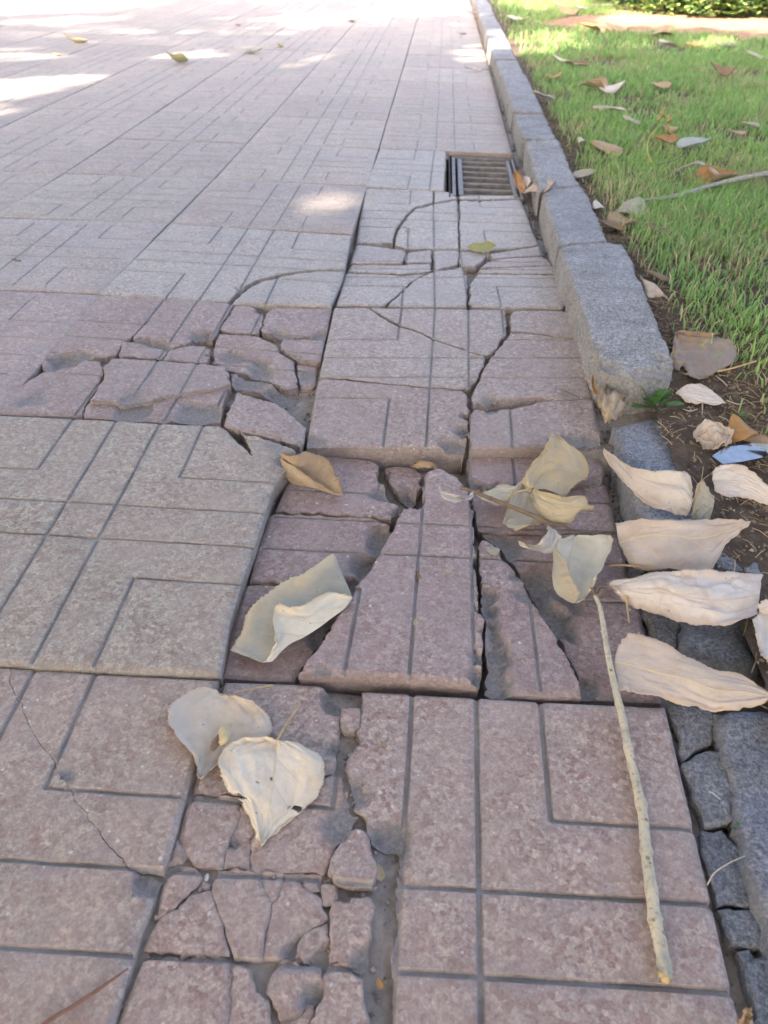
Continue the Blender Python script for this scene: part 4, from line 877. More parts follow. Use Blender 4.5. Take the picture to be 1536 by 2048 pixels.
# twig with its leaves
tw = tag(empty('poplar_twig', tuple(on(1050, 1025, D['zf']))), 'thin brown twig with straw-coloured leaves on the sunken red tile', 'twig')
pts = [on(x, y, lambda a, b, q=q: D['zf'](a, b) + q * .01) for x, y, q in ((922, 975, 1.9), (965, 990, 1.8), (1000, 1005, 1.9), (1050, 1025, 1.9), (1080, 1038, 1.8), (1100, 1048, 1.8), (1130, 1052, 1.9), (1152, 1062, 1.6))]
SV, SF = tube(catmull(pts, 40), np.interp(np.linspace(0, 1, 40), [0, .05, .6, .75, 1], [.0030, .0022, .0030, .0016, .0009]), 8, .25); centred('stem', SV, SF, TWIG, tw)
DZ = D['zf']
leaf('', 'yellow', [[(1063, 977, 2.2), (1067, 977, 2.2), (1070, 980, 2.2)], [(1046, 958, 2.6), (1088, 950, 2.2), (1122, 992, 2.0)], [(1062, 928, 3.4), (1108, 928, 2.8), (1150, 968, 2.2)], [(1082, 903, 4.0), (1124, 912, 3.2), (1179, 945, 2.0)], [(1098, 880, 4.4), (1122, 893, 3.8), (1163, 911, 2.6)], [(1106, 868, 4.6), (1115, 868, 4.4), (1123, 879, 4.0)]], zf=DZ, parent=tw, seed=5, wave=.003, stalk=[(1000, 1003, 1.9), (1030, 985, 2.3), (1067, 977, 2.2)])
leaf('', 'yellow', [[(1060, 958, 1.6), (1075, 975, 1.4), (1082, 990, 1.4)], [(1035, 965, 1.6), (1060, 990, 1.2), (1098, 1010, 1.2)], [(1020, 1000, 1.5), (1045, 1015, 1.0), (1092, 1034, 1.0)], [(1010, 1030, 1.5), (1030, 1040, 1.0), (1070, 1051, .8)], [(1005, 1044, 1.6), (1012, 1052, 1.2), (1032, 1060, .8)]], zf=DZ, parent=tw, seed=6, wave=.002, holes=[(-.5, .86, .10, .015)])
leaf('', 'yellow', [[(1066, 977, 2.3), (1066, 980, 2.2), (1060, 990, 2.1)], [(1095, 986, 3.0), (1090, 1000, 2.6), (1075, 1018, 2.0)], [(1125, 995, 3.2), (1125, 1012, 2.8), (1102, 1042, 1.6)], [(1162, 992, 3.2), (1150, 1015, 2.8), (1136, 1047, 1.4)], [(1175, 1009, 2.8), (1172, 1014, 2.8), (1160, 1026, 1.8)], [(1187, 1014, 2.8), (1188, 1016, 2.8), (1187, 1017, 2.7)]], zf=DZ, parent=tw, seed=7)
leaf('', 'grey', [[(1036, 970, 1.5), (1036, 984, 1.2), (1032, 996, 1.0)], [(1005, 968, 1.6), (1006, 988, 1.1), (1013, 1007, .9)], [(975, 979, 1.4), (978, 993, 1.0), (985, 1010, .8)], [(952, 984, 1.0), (953, 988, .9), (954, 992, .9)]], zf=DZ, parent=tw, seed=8)
leaf('', 'white', [[(946, 985, 1.9), (947, 990, 1.7), (946, 994, 1.8)], [(925, 994, 2.2), (922, 999, 1.8), (920, 1004, 2.0)], [(900, 987, 2.4), (897, 994, 2.0), (893, 999, 2.2)], [(877, 976, 2.6), (877, 977, 2.5), (876, 978, 2.6)]], zf=DZ, parent=tw, seed=9, nu=12, nv=24)
# cupped leaf and its small neighbour hang on the tip of the thick branch
br = tag(empty('poplar_branch', tuple(at(1260, 1600, 0))), 'pale thick branch lying lengthwise on the near pink tile, broken end towards the viewer', 'branch')
bp = [(1190, 1190, 1.6), (1200, 1215, 1.5), (1208, 1260, 1.4), (1218, 1320, 1.4), (1232, 1385, 1.3), (1246, 1440, .9), (1257, 1500, .6), (1271, 1560, .55), (1284, 1620, .55), (1290, 1680, .55), (1295, 1730, .55), (1304, 1790, .55), (1310, 1840, .55), (1321, 1890, .55), (1328, 1930, .55), (1331, 1960, .55)]
P = np.array([at(x, y, z * .01) for x, y, z in bp]); Pc = catmull(P, 110)
rad = np.interp(np.linspace(0, 1, 110), [0, .1, .3, .5, .75, 1], [.0019, .0024, .0031, .0037, .0043, .0046])
for q, hgt in ((.30, .25), (.40, .3), (.52, .35), (.63, .3), (.72, .22), (.80, .25), (.93, .2)): rad *= 1 + hgt * np.exp(-((np.linspace(0, 1, 110) - q) / .008) ** 2)
SV, SF = tube(Pc, rad, 14, .16, 3); SV[:, 2] = np.maximum(SV[:, 2], .0006 + 0 * SV[:, 2]); centred('stem', SV, SF[:-1], BARK, br)
e = Pc[-1]; t_ = Pc[-1] - Pc[-4]; t_ /= np.linalg.norm(t_)
SV, SF = tube([e - t_ * .004, e - t_ * .001, e + t_ * .0015], [.0045, .0043, .0022], 12, .5, 5); centred('broken_end', SV, SF, CUTW, br)
for pa in ([(1190, 1192, 1.6), (1198, 1172, 1.9), (1216, 1172, 2.2), (1233, 1183, 1.8)], [(1192, 1196, 1.6), (1206, 1182, 2.0), (1204, 1178, 2.4)], [(1190, 1192, 1.6), (1186, 1180, 2.0), (1180, 1175, 2.2)], [(1250, 1190, 1.8), (1254, 1210, 1.2), (1258, 1245, .3)]):
    pt = catmull([at(x, y, z * .01) for x, y, z in pa], 10); SV, SF = tube(pt, np.linspace(.0016, .0008, 10), 6); centred('side_twig', SV, SF, TWIG if pa[0][0] < 1200 else PETI, br)
leaf('', 'grey', [[(1145, 1071, 1.6), (1148, 1072, 1.5), (1150, 1073, 1.5), (1154, 1072, 1.5), (1158, 1070, 1.6)], [(1114, 1083, 3.4), (1112, 1092, 2.4), (1144, 1097, 1.2), (1180, 1087, 1.7), (1216, 1067, 2.9)], [(1130, 1116, 3.4), (1107, 1126, 1.5), (1138, 1122, .9), (1185, 1107, 1.5), (1227, 1080, 2.9)], [(1142, 1148, 3.2), (1105, 1156, 1.1), (1135, 1152, .6), (1180, 1137, 1.3), (1216, 1114, 2.6)],
    [(1154, 1178, 2.5), (1110, 1180, .8), (1135, 1180, .5), (1168, 1168, 1.1), (1198, 1150, 2.2)], [(1157, 1189, 1.8), (1126, 1197, .6), (1141, 1203, .5), (1162, 1198, .8), (1182, 1180, 1.6)], [(1150, 1204, .8), (1148, 1205, .7), (1149, 1206, .6), (1152, 1205, .7), (1156, 1203, .8)]], zf=DZ, base=.002, parent=br, seed=10, nu=50, nv=60, serr=.008)
leaf('', 'pink', [[(1096, 1050, 2.0), (1100, 1055, 1.8), (1112, 1061, 1.8)], [(1092, 1070, 2.2), (1105, 1076, 1.8), (1122, 1081, 2.0)], [(1075, 1087, 2.0), (1090, 1093, 1.6), (1107, 1100, 1.8)], [(1055, 1091, 1.8), (1068, 1096, 1.5), (1090, 1110, 1.6)], [(1038, 1087, 1.8), (1039, 1089, 1.7), (1042, 1092, 1.7)]], zf=DZ, parent=tw, seed=11, nu=20, nv=30)
ZK = lambda x, y: -.004 + .012 * np.clip((np.asarray(x) - .38) / .06, 0, 1)
leaf('', 'white', [[(1214, 1167, 2.0), (1222, 1175, 1.8), (1231, 1184, 1.6)], [(1264, 1151, 2.8), (1262, 1177, 2.3), (1252, 1201, 1.4)], [(1327, 1136, 3.6), (1318, 1180, 2.9), (1300, 1219, 1.2)], [(1372, 1141, 3.4), (1370, 1190, 2.9), (1356, 1234, 1.2)], [(1430, 1144, 3.0), (1425, 1200, 2.5), (1414, 1248, 1.2)], [(1482, 1145, 2.8), (1475, 1200, 2.2), (1452, 1257, 1.2)], [(1524, 1148, 2.6), (1519, 1190, 2.2), (1513, 1233, 1.6)]], zf=ZK, parent=br, seed=12, wave=.003, nv=60)
# loose leaves at the right margin
leaf('pinkish-beige leaf with a yellow midrib across the dark kerb stone, above the bleached leaf', 'pink', [[(1230, 1042, 2.6), (1237, 1086, 1.2), (1246, 1099, 1.0)], [(1266, 1038, 3.2), (1290, 1072, 2.0), (1268, 1133, .7)], [(1330, 1038, 3.4), (1345, 1070, 2.3), (1330, 1138, .7)], [(1400, 1040, 3.2), (1400, 1075, 2.3), (1416, 1142, .9)], [(1462, 1040, 3.2), (1456, 1060, 2.8), (1448, 1093, 1.8)], [(1500, 1041, 3.6), (1501, 1043, 3.6), (1500, 1046, 3.6)]], zf=ZK, base=.004, seed=13, wave=.0018, nv=60, stalk=[(1310, 1139, 1.2), (1270, 1133, 1.2), (1240, 1130, 1.2), (1215, 1132, .8)])
leaf('long bleached leaf with a brown curled tip on the rough kerb stone', 'white', [[(1386, 985, 3.2), (1384, 1008, 2.6), (1379, 1024, 2.0)], [(1374, 943, 4.4), (1361, 990, 3.0), (1348, 1026, 1.4)], [(1330, 939, 4.4), (1322, 975, 3.0), (1305, 1011, 1.2)], [(1281, 937, 4.0), (1275, 956, 2.8), (1264, 981, 1.0)], [(1246, 920, 3.2), (1243, 932, 2.4), (1230, 946, 1.2)], [(1207, 897, 2.6), (1208, 899, 2.4), (1208, 901, 2.4)]], zf=ZK, base=.004, seed=14, wave=.004, nv=60)
leaf('small grey folded leaf half standing against the long bleached leaf', 'grey', [[(1384, 1010, 2.4), (1385, 1022, 1.8), (1380, 1032, 1.4)], [(1398, 965, 4.0), (1404, 1006, 2.2), (1390, 1041, 1.3)], [(1414, 976, 3.4), (1416, 1010, 2.0), (1405, 1043, 1.3)], [(1428, 992, 2.6), (1427, 1012, 1.8), (1418, 1044, 1.3)]], zf=ZK, base=.004, seed=15, stalk=[(1404, 962, 4.0), (1394, 995, 3.0), (1386, 1024, 2.0)])
leaf('large pinkish leaf lying crosswise over the edge of the near tile and the gutter', 'pink', [[(1241, 1279, 2.2), (1229, 1325, 1.5), (1237, 1378, 1.0)], [(1266, 1269, 2.6), (1265, 1330, 1.7), (1262, 1386, .8)], [(1321, 1282, 2.6), (1320, 1345, 1.6), (1318, 1396, .7)], [(1378, 1311, 2.3), (1375, 1360, 1.6), (1375, 1409, .7)], [(1430, 1334, 2.3), (1430, 1380, 1.6), (1430, 1421, .8)], [(1490, 1351, 2.4), (1490, 1385, 1.9), (1486, 1415, 1.3)], [(1541, 1388, 2.4), (1542, 1391, 2.4), (1540, 1396, 2.4)]], zf=ZK, base=.003, seed=16, wave=.0016, nv=60)
leaf('cream leaf reaching in from the right edge beside the mirror shard', 'white', [[(1424, 944, 2.6), (1425, 960, 2.0), (1430, 979, 1.6)], [(1450, 930, 3.2), (1455, 960, 2.2), (1460, 997, 1.4)], [(1490, 937, 3.4), (1492, 968, 2.4), (1500, 994, 1.8)], [(1530, 968, 3.2), (1532, 988, 2.6), (1537, 1009, 2.0)], [(1572, 1010, 2.6), (1573, 1012, 2.6), (1574, 1014, 2.6)]], zf=lawnz, base=-.004, seed=17, wave=.002)
leaf('beige curled leaf at the right edge below the bleached leaf', 'pink', [[(1504, 1238, 2.4), (1530, 1222, 2.0), (1562, 1232, 1.6)], [(1512, 1275, 2.0), (1538, 1270, 1.2), (1570, 1275, 1.0)], [(1526, 1310, 1.8), (1542, 1308, 1.2), (1565, 1305, 1.0)], [(1543, 1335, 1.4), (1545, 1336, 1.4), (1548, 1335, 1.4)]], zf=ZK, base=.004, seed=18)
leaf('small white curled leaf at the right edge beside the bleached leaf', 'white', [[(1514, 1214, 3.2), (1518, 1222, 2.6), (1516, 1228, 2.2)], [(1530, 1200, 3.4), (1534, 1216, 3.0), (1532, 1229, 2.4)], [(1556, 1202, 3.2), (1558, 1214, 3.0), (1556, 1226, 2.6)], [(1580, 1210, 3), (1581, 1212, 3), (1580, 1214, 3)]], zf=ZK, seed=19, nu=16, nv=20)
leaf('orange dry leaf scrap at the bottom right beside the tile edge', 'orange', [[(1494, 2014, 1.2), (1498, 2016, 1.1), (1502, 2018, 1.2)], [(1484, 2032, 1.4), (1495, 2036, .8), (1505, 2030, 1.4)], [(1474, 2052, 1.2), (1490, 2056, .6), (1502, 2054, 1.4)], [(1478, 2075, 1), (1488, 2078, .8), (1498, 2076, 1)]], zf=ZK, seed=20, nu=16, nv=18)
leaf('big blotched brown-grey leaf on the lawn edge beside the kerb end', 'blotch', [[(1424, 752, .6), (1433, 744, .7), (1446, 738, .8)], [(1393, 762, .3), (1420, 727, .8), (1470, 716, 1.2)], [(1362, 743, .4), (1404, 703, .7), (1472, 688, 1.4)], [(1344, 718, .9), (1380, 687, .7), (1438, 669, 1.3)], [(1346, 690, 1.3), (1362, 674, .9), (1397, 666, 1.5)], [(1350, 664, 1.5), (1352, 665, 1.3), (1355, 664, 1.5)]], zf=lawnz, base=.002, seed=21, stalk=[(1435, 743, .8), (1470, 735, 1.2), (1513, 722, 2.0)], stalk_r=.0013, wave=.003, serr=.03, holes=[(.9, .55, .12, .05), (-.95, .4, .12, .04)])
leaf('bleached white oval leaf lying on the dark soil', 'white', [[(1352, 784, .8), (1353, 787, .7), (1354, 790, .7)], [(1370, 772, 1.2), (1372, 786, .9), (1372, 801, .6)], [(1396, 769, 1.3), (1398, 788, 1.0), (1400, 807, .6)], [(1425, 781, 1.2), (1424, 795, 1.0), (1426, 810, .7)], [(1450, 804, .9), (1451, 806, .9), (1450, 808, .8)]], zf=lawnz, base=.001, seed=22)
leaf('crumpled tan and white leaf between kerb stone and mirror shard', 'pink', [[(1385, 866, 1.0), (1390, 874, .8), (1394, 886, .6)], [(1402, 846, 2.2), (1410, 868, 1.0), (1412, 892, .8)], [(1420, 838, 2.6), (1432, 866, 2.0), (1434, 896, .6)], [(1448, 852, 2.6), (1450, 870, 1.6), (1450, 886, 2.0)], [(1468, 866, 2.2), (1462, 878, 1.6), (1462, 892, 1.2)]], zf=lawnz, base=-.002, seed=23, wave=.006)
leaf('brown crumpled leaf stuck in the gap below the kerb end', 'tan', [[(1210, 770, 2.4), (1218, 775, 2.0), (1226, 778, 2.4)], [(1200, 792, 2.4), (1222, 795, 2.8), (1246, 790, 2.4)], [(1194, 812, 2.2), (1222, 815, 3.0), (1252, 806, 1.6)], [(1204, 832, 1.6), (1224, 828, 2.6), (1244, 824, 1.2)], [(1220, 842, 1.2), (1230, 838, 1.6), (1240, 832, 1.0)]], zf=surf, base=.0, seed=24, wave=.006)
leaf('cream striped leaf leaning on the kerb next to a dark scrap', 'pink', [[(1281, 553, 2.0), (1283, 556, 2.0), (1285, 560, 2.0)], [(1288, 556, 2.4), (1292, 572, 1.8), (1296, 592, 1.0)], [(1308, 566, 2.2), (1312, 580, 1.6), (1314, 592, .8)], [(1322, 580, 1.6), (1326, 588, 1.2), (1328, 594, .8)], [(1338, 600, .8), (1338, 601, .8), (1338, 602, .8)]], zf=lawnz, base=.004, seed=25, nu=18, nv=24)
leaf('yellow-green oval leaf on the cracked tiles before the drain', 'green', [[(934, 492, .8), (936, 494, .7), (938, 496, .7)], [(945, 485, 1.2), (950, 495, .6), (953, 506, .5)], [(962, 484, 1.2), (965, 494, .6), (968, 505, .5)], [(978, 483, 1.1), (982, 491, .6), (983, 499, .6)], [(991, 488, .9), (992, 490, .8), (992, 492, .8)]], zf=Gt['zf'], base=.006, seed=26, nu=18, nv=24, stalk=[(975, 500, .5), (976, 510, .3), (974, 516, .2)])
leaf('orange leaf standing at the drain corner, upright one of the three', 'orange', [[(1040, 384, .4), (1044, 386, .3), (1048, 386, .4)], [(1030, 368, 1.2), (1040, 374, .8), (1052, 372, 1.4)], [(1026, 350, 2.2), (1034, 356, 1.6), (1046, 358, 2.4)], [(1032, 342, 2.8), (1034, 343, 2.8), (1038, 345, 2.8)]], zf=surf, base=.003, seed=27, nu=16, nv=20)
leaf('small white-orange curled leaf behind the upright leaf at the drain', 'white', [[(1050, 370, 1.4), (1052, 372, 1.2), (1056, 373, 1.4)], [(1046, 358, 2.4), (1053, 362, 1.8), (1062, 362, 2.4)], [(1048, 351, 2.8), (1053, 352, 2.6), (1058, 355, 2.8)]], zf=surf, base=.003, seed=28, nu=14, nv=14)
leaf('wide yellow-orange leaf bridging the gutter to the kerb at the drain', 'orange', [[(1048, 388, 1.0), (1050, 384, 1.4), (1052, 378, 1.8)], [(1064, 382, 2.6), (1068, 375, 3.0), (1072, 364, 3.4)], [(1082, 386, 3.6), (1086, 374, 3.8), (1088, 360, 4.2)], [(1096, 380, 4.6), (1098, 371, 4.8), (1102, 361, 4.9)], [(1111, 362, 5.2), (1112, 363, 5.2), (1112, 364, 5.2)]], zf=surf, base=.004, seed=29, nu=18, nv=24)
leaf('orange-brown leaf slipped under the raised front edge of the cracked tile', 'tan', [[(822, 932, .8), (824, 934, .7), (826, 935, .7)], [(838, 919, 1.6), (842, 928, 1.2), (844, 935, .8)], [(856, 920, 1.6), (860, 929, 1.2), (862, 936, .8)], [(872, 932, .9), (873, 934, .8), (874, 935, .8)]], zf=DZ, base=-.006, seed=30, nu=14, nv=18)
# ---- smaller leaves, by length and heading
def small_leaf(label, kind, px, py, length, width, heading, zf=surf, lift=.003, curl=.25, pitch=.1, cup=.25, name='dry_leaf', seed=0, stalk=0.0, nu=10, nv=14):
    p = on(px, py, lambda x, y: zf(x, y) + lift)
    t = np.linspace(0, 1, nv)[:, None] * np.ones((1, nu)); s = np.linspace(-1, 1, nu)[None, :] * np.ones((nv, 1))
    prof = np.sin(np.pi * np.clip(t, 0, 1) ** .68) ** .6 * (1 - .22 * t) * (1 + .16 * (vnoise(t * 4 + seed, np.sign(s) * 2, 3, seed) - .5))
    x = s * prof * width / 2; y = (t - .5) * length
    z = cup * x ** 2 / max(width, .01) * 2 + curl * (t - .4) ** 2 * length + (fbm(s * .3 + seed * 3.1, t * .3, 8, seed) - .5) * length * .16
    V = np.c_[x.ravel(), y.ravel(), z.ravel()]
    m_ = np.array(Matrix.Rotation(heading, 3, 'Z') @ Matrix.Rotation(pitch, 3, 'X'))
    V = V @ m_.T; V[:, 2] -= V[:, 2].min(); V = V + p
    Fq = [(v * nu + u, v * nu + u + 1, (v + 1) * nu + u + 1, (v + 1) * nu + u) for v in range(nv - 1) for u in range(nu - 1)]
    uv = np.stack([s, t, 0 * s], -1).reshape(-1, 3)
    if not stalk:
        o = centred(name, V, Fq, LEAF[kind], None, uv=uv); tag(o, label, 'leaf'); root = o
    else:
        root = tag(empty(name, tuple(p)), label, 'leaf'); o = centred('blade', V, Fq, LEAF[kind], root, uv=uv)
        b = V[nu // 2]; d = V[nu // 2] - V[nu * 4 + nu // 2]; d = d / np.linalg.norm(d); d[2] = .15
        SV, SF = tube([b, b + d * stalk * .5 + np.array([0, 0, .002]), b + d * stalk], [.0009, .0008, .0008], 5); centred('stalk', SV, SF, PETI, root)
    thicken(o, .0005)
    return root
SL = small_leaf
SL('yellow curled leaf farthest left on the sunlit path', 'yellow', 153, 86, .12, .07, 1.5, seed=1, curl=.6, cup=.5)
SL('tiny yellow leaf scrap left of the path leaves', 'yellow', 112, 110, .05, .035, 1.2, seed=2)
SL('grey-green curled leaf on the path at the edge of a sun patch', 'green', 354, 125, .10, .055, 1.9, seed=3, curl=.9, cup=1.2, pitch=.2)
SL('yellow-green leaf with raised stalk in the middle of the path', 'green', 507, 105, .085, .05, -1.3, seed=4, curl=.5, stalk=.05)
SL('small olive leaf beside the yellow-green path leaf', 'green', 560, 94, .05, .035, .8, seed=5, curl=.8, cup=.8)
SL('small white leaf on the far path near the kerb', 'white', 947, 142, .075, .035, 1.5, seed=6)
SL('tiny brown scrap on the far path, upper middle', 'brown', 475, 52, .05, .03, .7, seed=7, cup=.6)
SL('tiny brown scrap on the far path between sun streaks', 'brown', 702, 44, .05, .03, 1.7, seed=8, cup=.6)
SL('dark curled scrap on the path near the far kerb', 'brown', 922, 68, .06, .025, 1.5, seed=9)
SL('brown scrap lying in the far gutter', 'orange', 955, 42, .07, .045, 1.0, seed=10, cup=.7)
SL('pale scrap lying across the far gutter', 'white', 945, 25, .09, .03, 1.4, seed=11)
SL('grey oval speck leaf on the left far tiles', 'brown', 33, 522, .018, .010, 1.5, seed=12)
LAWN = [('wide tan-brown leaf lying on the grass beside the kerb', 'tan', 1213, 305, .085, .075, 1.3, .35, 0), ('grey-green leaf on the soil touching the kerb', 'grey', 1170, 354, .055, .035, -1.1, .4, 0), ('small pinkish-white leaf between the kerb and the wide tan-brown leaf', 'pink', 1163, 284, .035, .022, .4, .6, 0),
 ('tan tent-like leaf next to a white one in the grass', 'tan', 1186, 181, .10, .06, 1.1, .9, 0), ('white pointed leaf next to the tan tent-like leaf', 'white', 1222, 184, .10, .045, -1.2, .7, 0), ('flat pale leaf below the tan and white pair in the grass', 'pink', 1218, 221, .10, .04, 1.5, .3, 0), ('grey small leaf deep in the grass left of the seed stem', 'grey', 1264, 246, .06, .035, 1.2, .4, 0),
 ('orange-brown leaf at the foot of the seed stem', 'orange', 1325, 284, .06, .055, .7, .6, 0), ('tan scrap just behind the orange-brown leaf', 'tan', 1336, 262, .05, .03, 1.2, .8, 0), ('pale blue-grey leaf with long point in the grass', 'blue', 1385, 297, .085, .045, -1.3, .4, .03), ('dark grey leaf beneath the pale blue-grey leaf', 'brown', 1337, 309, .06, .03, 1.4, .3, 0),
 ('orange cone-rolled leaf on the grey branch in the grass', 'orange', 1435, 368, .10, .055, -1.15, 1.2, 0), ('grey-beige torn leaf at the end of the grey branch', 'grey', 1264, 425, .075, .05, -.5, .5, 0), ('brown folded leaf with upright stalk beside the kerb soil', 'tan', 1246, 452, .06, .04, -.9, 1.0, .05), ('rusty brown leaf flat under the grass edge', 'brown', 1322, 467, .06, .03, 1.4, .3, 0),
 ('tan small leaf alone in the middle of the lawn', 'tan', 1317, 176, .07, .06, .2, .5, 0), ('upright brown leaf on the right of the lawn', 'brown', 1440, 152, .09, .05, 1.4, 1.3, 0), ('white curved leaf with thin stalk in the shaded lawn', 'white', 1333, 95, .09, .05, 1.5, .6, .06), ('tan leaf to the right of the white curved leaf', 'orange', 1388, 93, .08, .05, 1.2, .6, 0),
 ('grey flat leaf in the right back of the lawn', 'grey', 1455, 95, .10, .05, 1.5, .4, 0), ('greyish leaf at the right edge of the lawn, upper part', 'grey', 1512, 118, .10, .05, 1.3, .4, 0), ('bright orange leaf close to the kerb in the lawn', 'orange', 1104, 156, .05, .06, 0, .8, 0), ('rust-brown leaf at the back of the lawn near the kerb', 'tan', 1130, 28, .16, .09, 1.4, .7, 0),
 ('bluish-white thin leaf at the back of the lawn', 'blue', 1160, 20, .11, .04, .8, .4, 0), ('pale grey leaf at the edge of the dark shade at the back', 'grey', 1205, 13, .15, .05, 1.4, .3, 0), ('orange flat leaf in the sunlit back grass', 'orange', 1177, 61, .12, .08, 1.5, .4, 0), ('tan broad leaf in the sunlit back grass', 'tan', 1233, 62, .13, .09, 1.2, .4, 0), ('tan leaf half hidden in grass before the bare soil', 'tan', 1322, 72, .11, .07, 1.5, .5, 0),
 ('bleached leaf in the sunny grass beside the kerb', 'white', 1120, 122, .07, .04, 1.4, .4, 0), ('rusty leaf litter scrap in grass beyond the sunny kerb', 'brown', 1152, 132, .10, .05, 1.0, .4, 0), ('pale leaf at the foot of the kerb, far sunny patch', 'white', 1030, 39, .10, .04, 1.4, .5, 0), ('grey-pink leaf lying by the kerb joint', 'grey', 1085, 196, .08, .035, 1.4, .3, 0),
 ('tan leaf in the grass at the right edge, below the branch', 'tan', 1472, 268, .05, .03, 1.4, .4, 0), ('grey small leaf right of the blue-grey leaf', 'grey', 1500, 255, .05, .03, .9, .4, 0), ('reddish-brown folded leaf behind the mirror shard', 'orange', 1478, 872, .035, .03, .6, .9, 0), ('dull pink leaf scrap right behind the mirror shard', 'tan', 1508, 885, .035, .02, 1.3, .5, 0),
 ('dark scrap on the soil near the cream striped leaf', 'brown', 1312, 556, .04, .022, 1.4, .3, 0), ('tan scrap on the soil below the tan pair', 'tan', 1222, 320, .03, .02, .5, .4, 0), ('whitish curled scrap in the soil at the kerb side', 'white', 1195, 415, .04, .02, .2, .6, 0), ('brown scrap pressed on the soil by the torn leaf', 'brown', 1222, 459, .05, .03, 1.2, .3, 0)]
for k, (lb, kd, x, y, ln, wd, hd, cu, stk) in enumerate(LAWN):
    SL(lb, kd, x, y, ln * 1.15, wd * 1.45, hd, zf=lawnz, lift=.006 if y > 300 else .016, curl=cu * .22 * (1 if k % 3 else -1), cup=cu * .8 * (1 if k % 2 else -1), pitch=.12 + .1 * math.sin(k * 2.3), seed=40 + k, stalk=stk)
SL('rusty leaf scrap standing in the gutter beside the kerb face', 'orange', 1163, 668, .02, .012, .2, lift=.0, seed=90, pitch=.9, cup=.6)
SL('rusty tip of a leaf in the gutter below the cracked tile', 'orange', 1186, 782, .03, .012, .3, lift=.004, seed=91, pitch=.6, cup=.6)
SL('small pale green leaf scrap on the wedge-shaped tile piece', 'grey', 985, 1103, .016, .014, 1.1, zf=DZ, lift=.010, seed=92, cup=.2, nu=7, nv=7)
SL('thin tan scrap on the large middle piece of the sunken tile', 'tan', 895, 1147, .009, .003, 1.3, zf=DZ, lift=.0125, seed=93, nu=5, nv=6)
SL('straw scrap in the gap beside the near pink tile', 'yellow', 758, 1745, .013, .007, .3, lift=-.004, seed=94, cup=.8, nu=6, nv=7)
SL('tiny straw scrap on the near pink tile', 'tan', 768, 1489, .008, .003, 1.0, lift=.001, seed=95, nu=5, nv=6)
SL('tiny rusty scrap in the rubble at the bottom', 'orange', 760, 1968, .007, .005, .5, lift=-.004, seed=96, nu=5, nv=6)
SL('rusty flake in the gap under the straw leaves', 'tan', 1140, 894, .03, .012, 1.4, zf=DZ, lift=.004, seed=97)
SL('brown curled bud lying in the groove of the sunken tile', 'brown', 835, 1155, .014, .006, .15, zf=DZ, lift=.008, seed=98, cup=1.5, nu=6, nv=8)
SL('dry yellow shred on the groove of the sunken tile', 'yellow', 831, 1246, .008, .005, .1, zf=DZ, lift=.010, seed=99, cup=1.0, nu=5, nv=6)
# seeds
def seed_of(label, x, y, r, zf, lift, mat, name='seed'):
    p = on(x, y, zf); V = []; Fq = []
    for i in range(7):
        a = math.pi * i / 6
        for k in range(8):
            b = 2 * math.pi * k / 8; V.append((p[0] + r * .65 * math.sin(a) * math.cos(b), p[1] + r * (-math.cos(a)) * (1.1 + .1 * math.sin(3 * b)), p[2] + lift + r * .6 + r * .6 * math.sin(a) * math.sin(b)))
    for i in range(6):
        for k in range(8): Fq.append((i * 8 + k, i * 8 + (k + 1) % 8, (i + 1) * 8 + (k + 1) % 8, (i + 1) * 8 + k))
    return tag(centred(name, V, Fq, mat), label, 'seed')
SEED = simple('seed_husk', (.45, .30, .16), .5, .4, .2, 300)
seed_of('small tan seed lying in the gap of the near broken tile', 691, 1586, .0034, surf, -.006, SEED)
seed_of('small beige seed lying on the beige tile groove', 264, 944, .0042, Cc['zf'], .0, simple('pale_seed_husk', (.52, .42, .30), .5, .4, .2, 300))
seed_of('tan seed in the gutter beside the long kerb stone', 1126, 554, .005, surf, -.004, SEED)
seed_of('pale pebble seed in the little hole of the broken tile', 412, 1750, .0028, surf, -.006, simple('pale_grit', (.6, .55, .48), .7, .2, .2, 300))
# twigs and sticks
def stick(label, pts, radii, mat, name='twig', zf=surf, cat='twig', wob=.15, n=30, seg=8):
    P = catmull([on(x, y, lambda a, b, q=z: zf(a, b) + q * .01) for x, y, z in pts], n)
    SV, SF = tube(P, np.interp(np.linspace(0, 1, n), np.linspace(0, 1, len(radii)), radii), seg, wob, 11)
    return tag(centred(name, SV, SF, mat), label, cat)
stick('thin reddish-brown twig crossing the bottom left tile', [(60, 2075, .3), (92, 2045, .3), (150, 2010, .3), (210, 1970, .3), (256, 1937, .4)], [.0013, .0015, .0013, .0006], simple('reddish_twig', (.24, .12, .08), .6, .3, .3, 200), zf=B['zf'])
GB = simple('grey_branch_bark', (.36, .34, .29), .8, .2, .3, 120, 0, .5)
stick('long grey branch lying through the grass to the right edge', [(1278, 402, 1.5), (1330, 396, 1.8), (1370, 387, 2.0), (1420, 372, 2.4), (1475, 358, 2.8), (1540, 345, 3.2), (1640, 318, 3.0)], [.0045, .005, .0055, .006, .0065], GB, name='fallen_branch', zf=lawnz, cat='branch')
stick('grey crooked side branch rising above the cone-rolled leaf', [(1440, 352, 3.0), (1415, 335, 3.6), (1398, 326, 4.0), (1380, 330, 3.0), (1350, 342, 1.6)], [.0045, .005, .0045, .0035, .002], GB, name='fallen_branch', zf=lawnz, cat='branch')
stick('thin brown stalk running to the pale blue-grey leaf', [(1310, 330, 2), (1345, 322, 2.2), (1370, 308, 2.8), (1395, 292, 3.2)], [.001, .0012, .001], TWIG, zf=lawnz)
stick('short reddish hair-thin twig on the cracked tile edge', [(1120, 777, .4), (1140, 786, .3), (1160, 796, .3)], [.0006, .0007, .0004], TWIG, zf=E_['zf'])
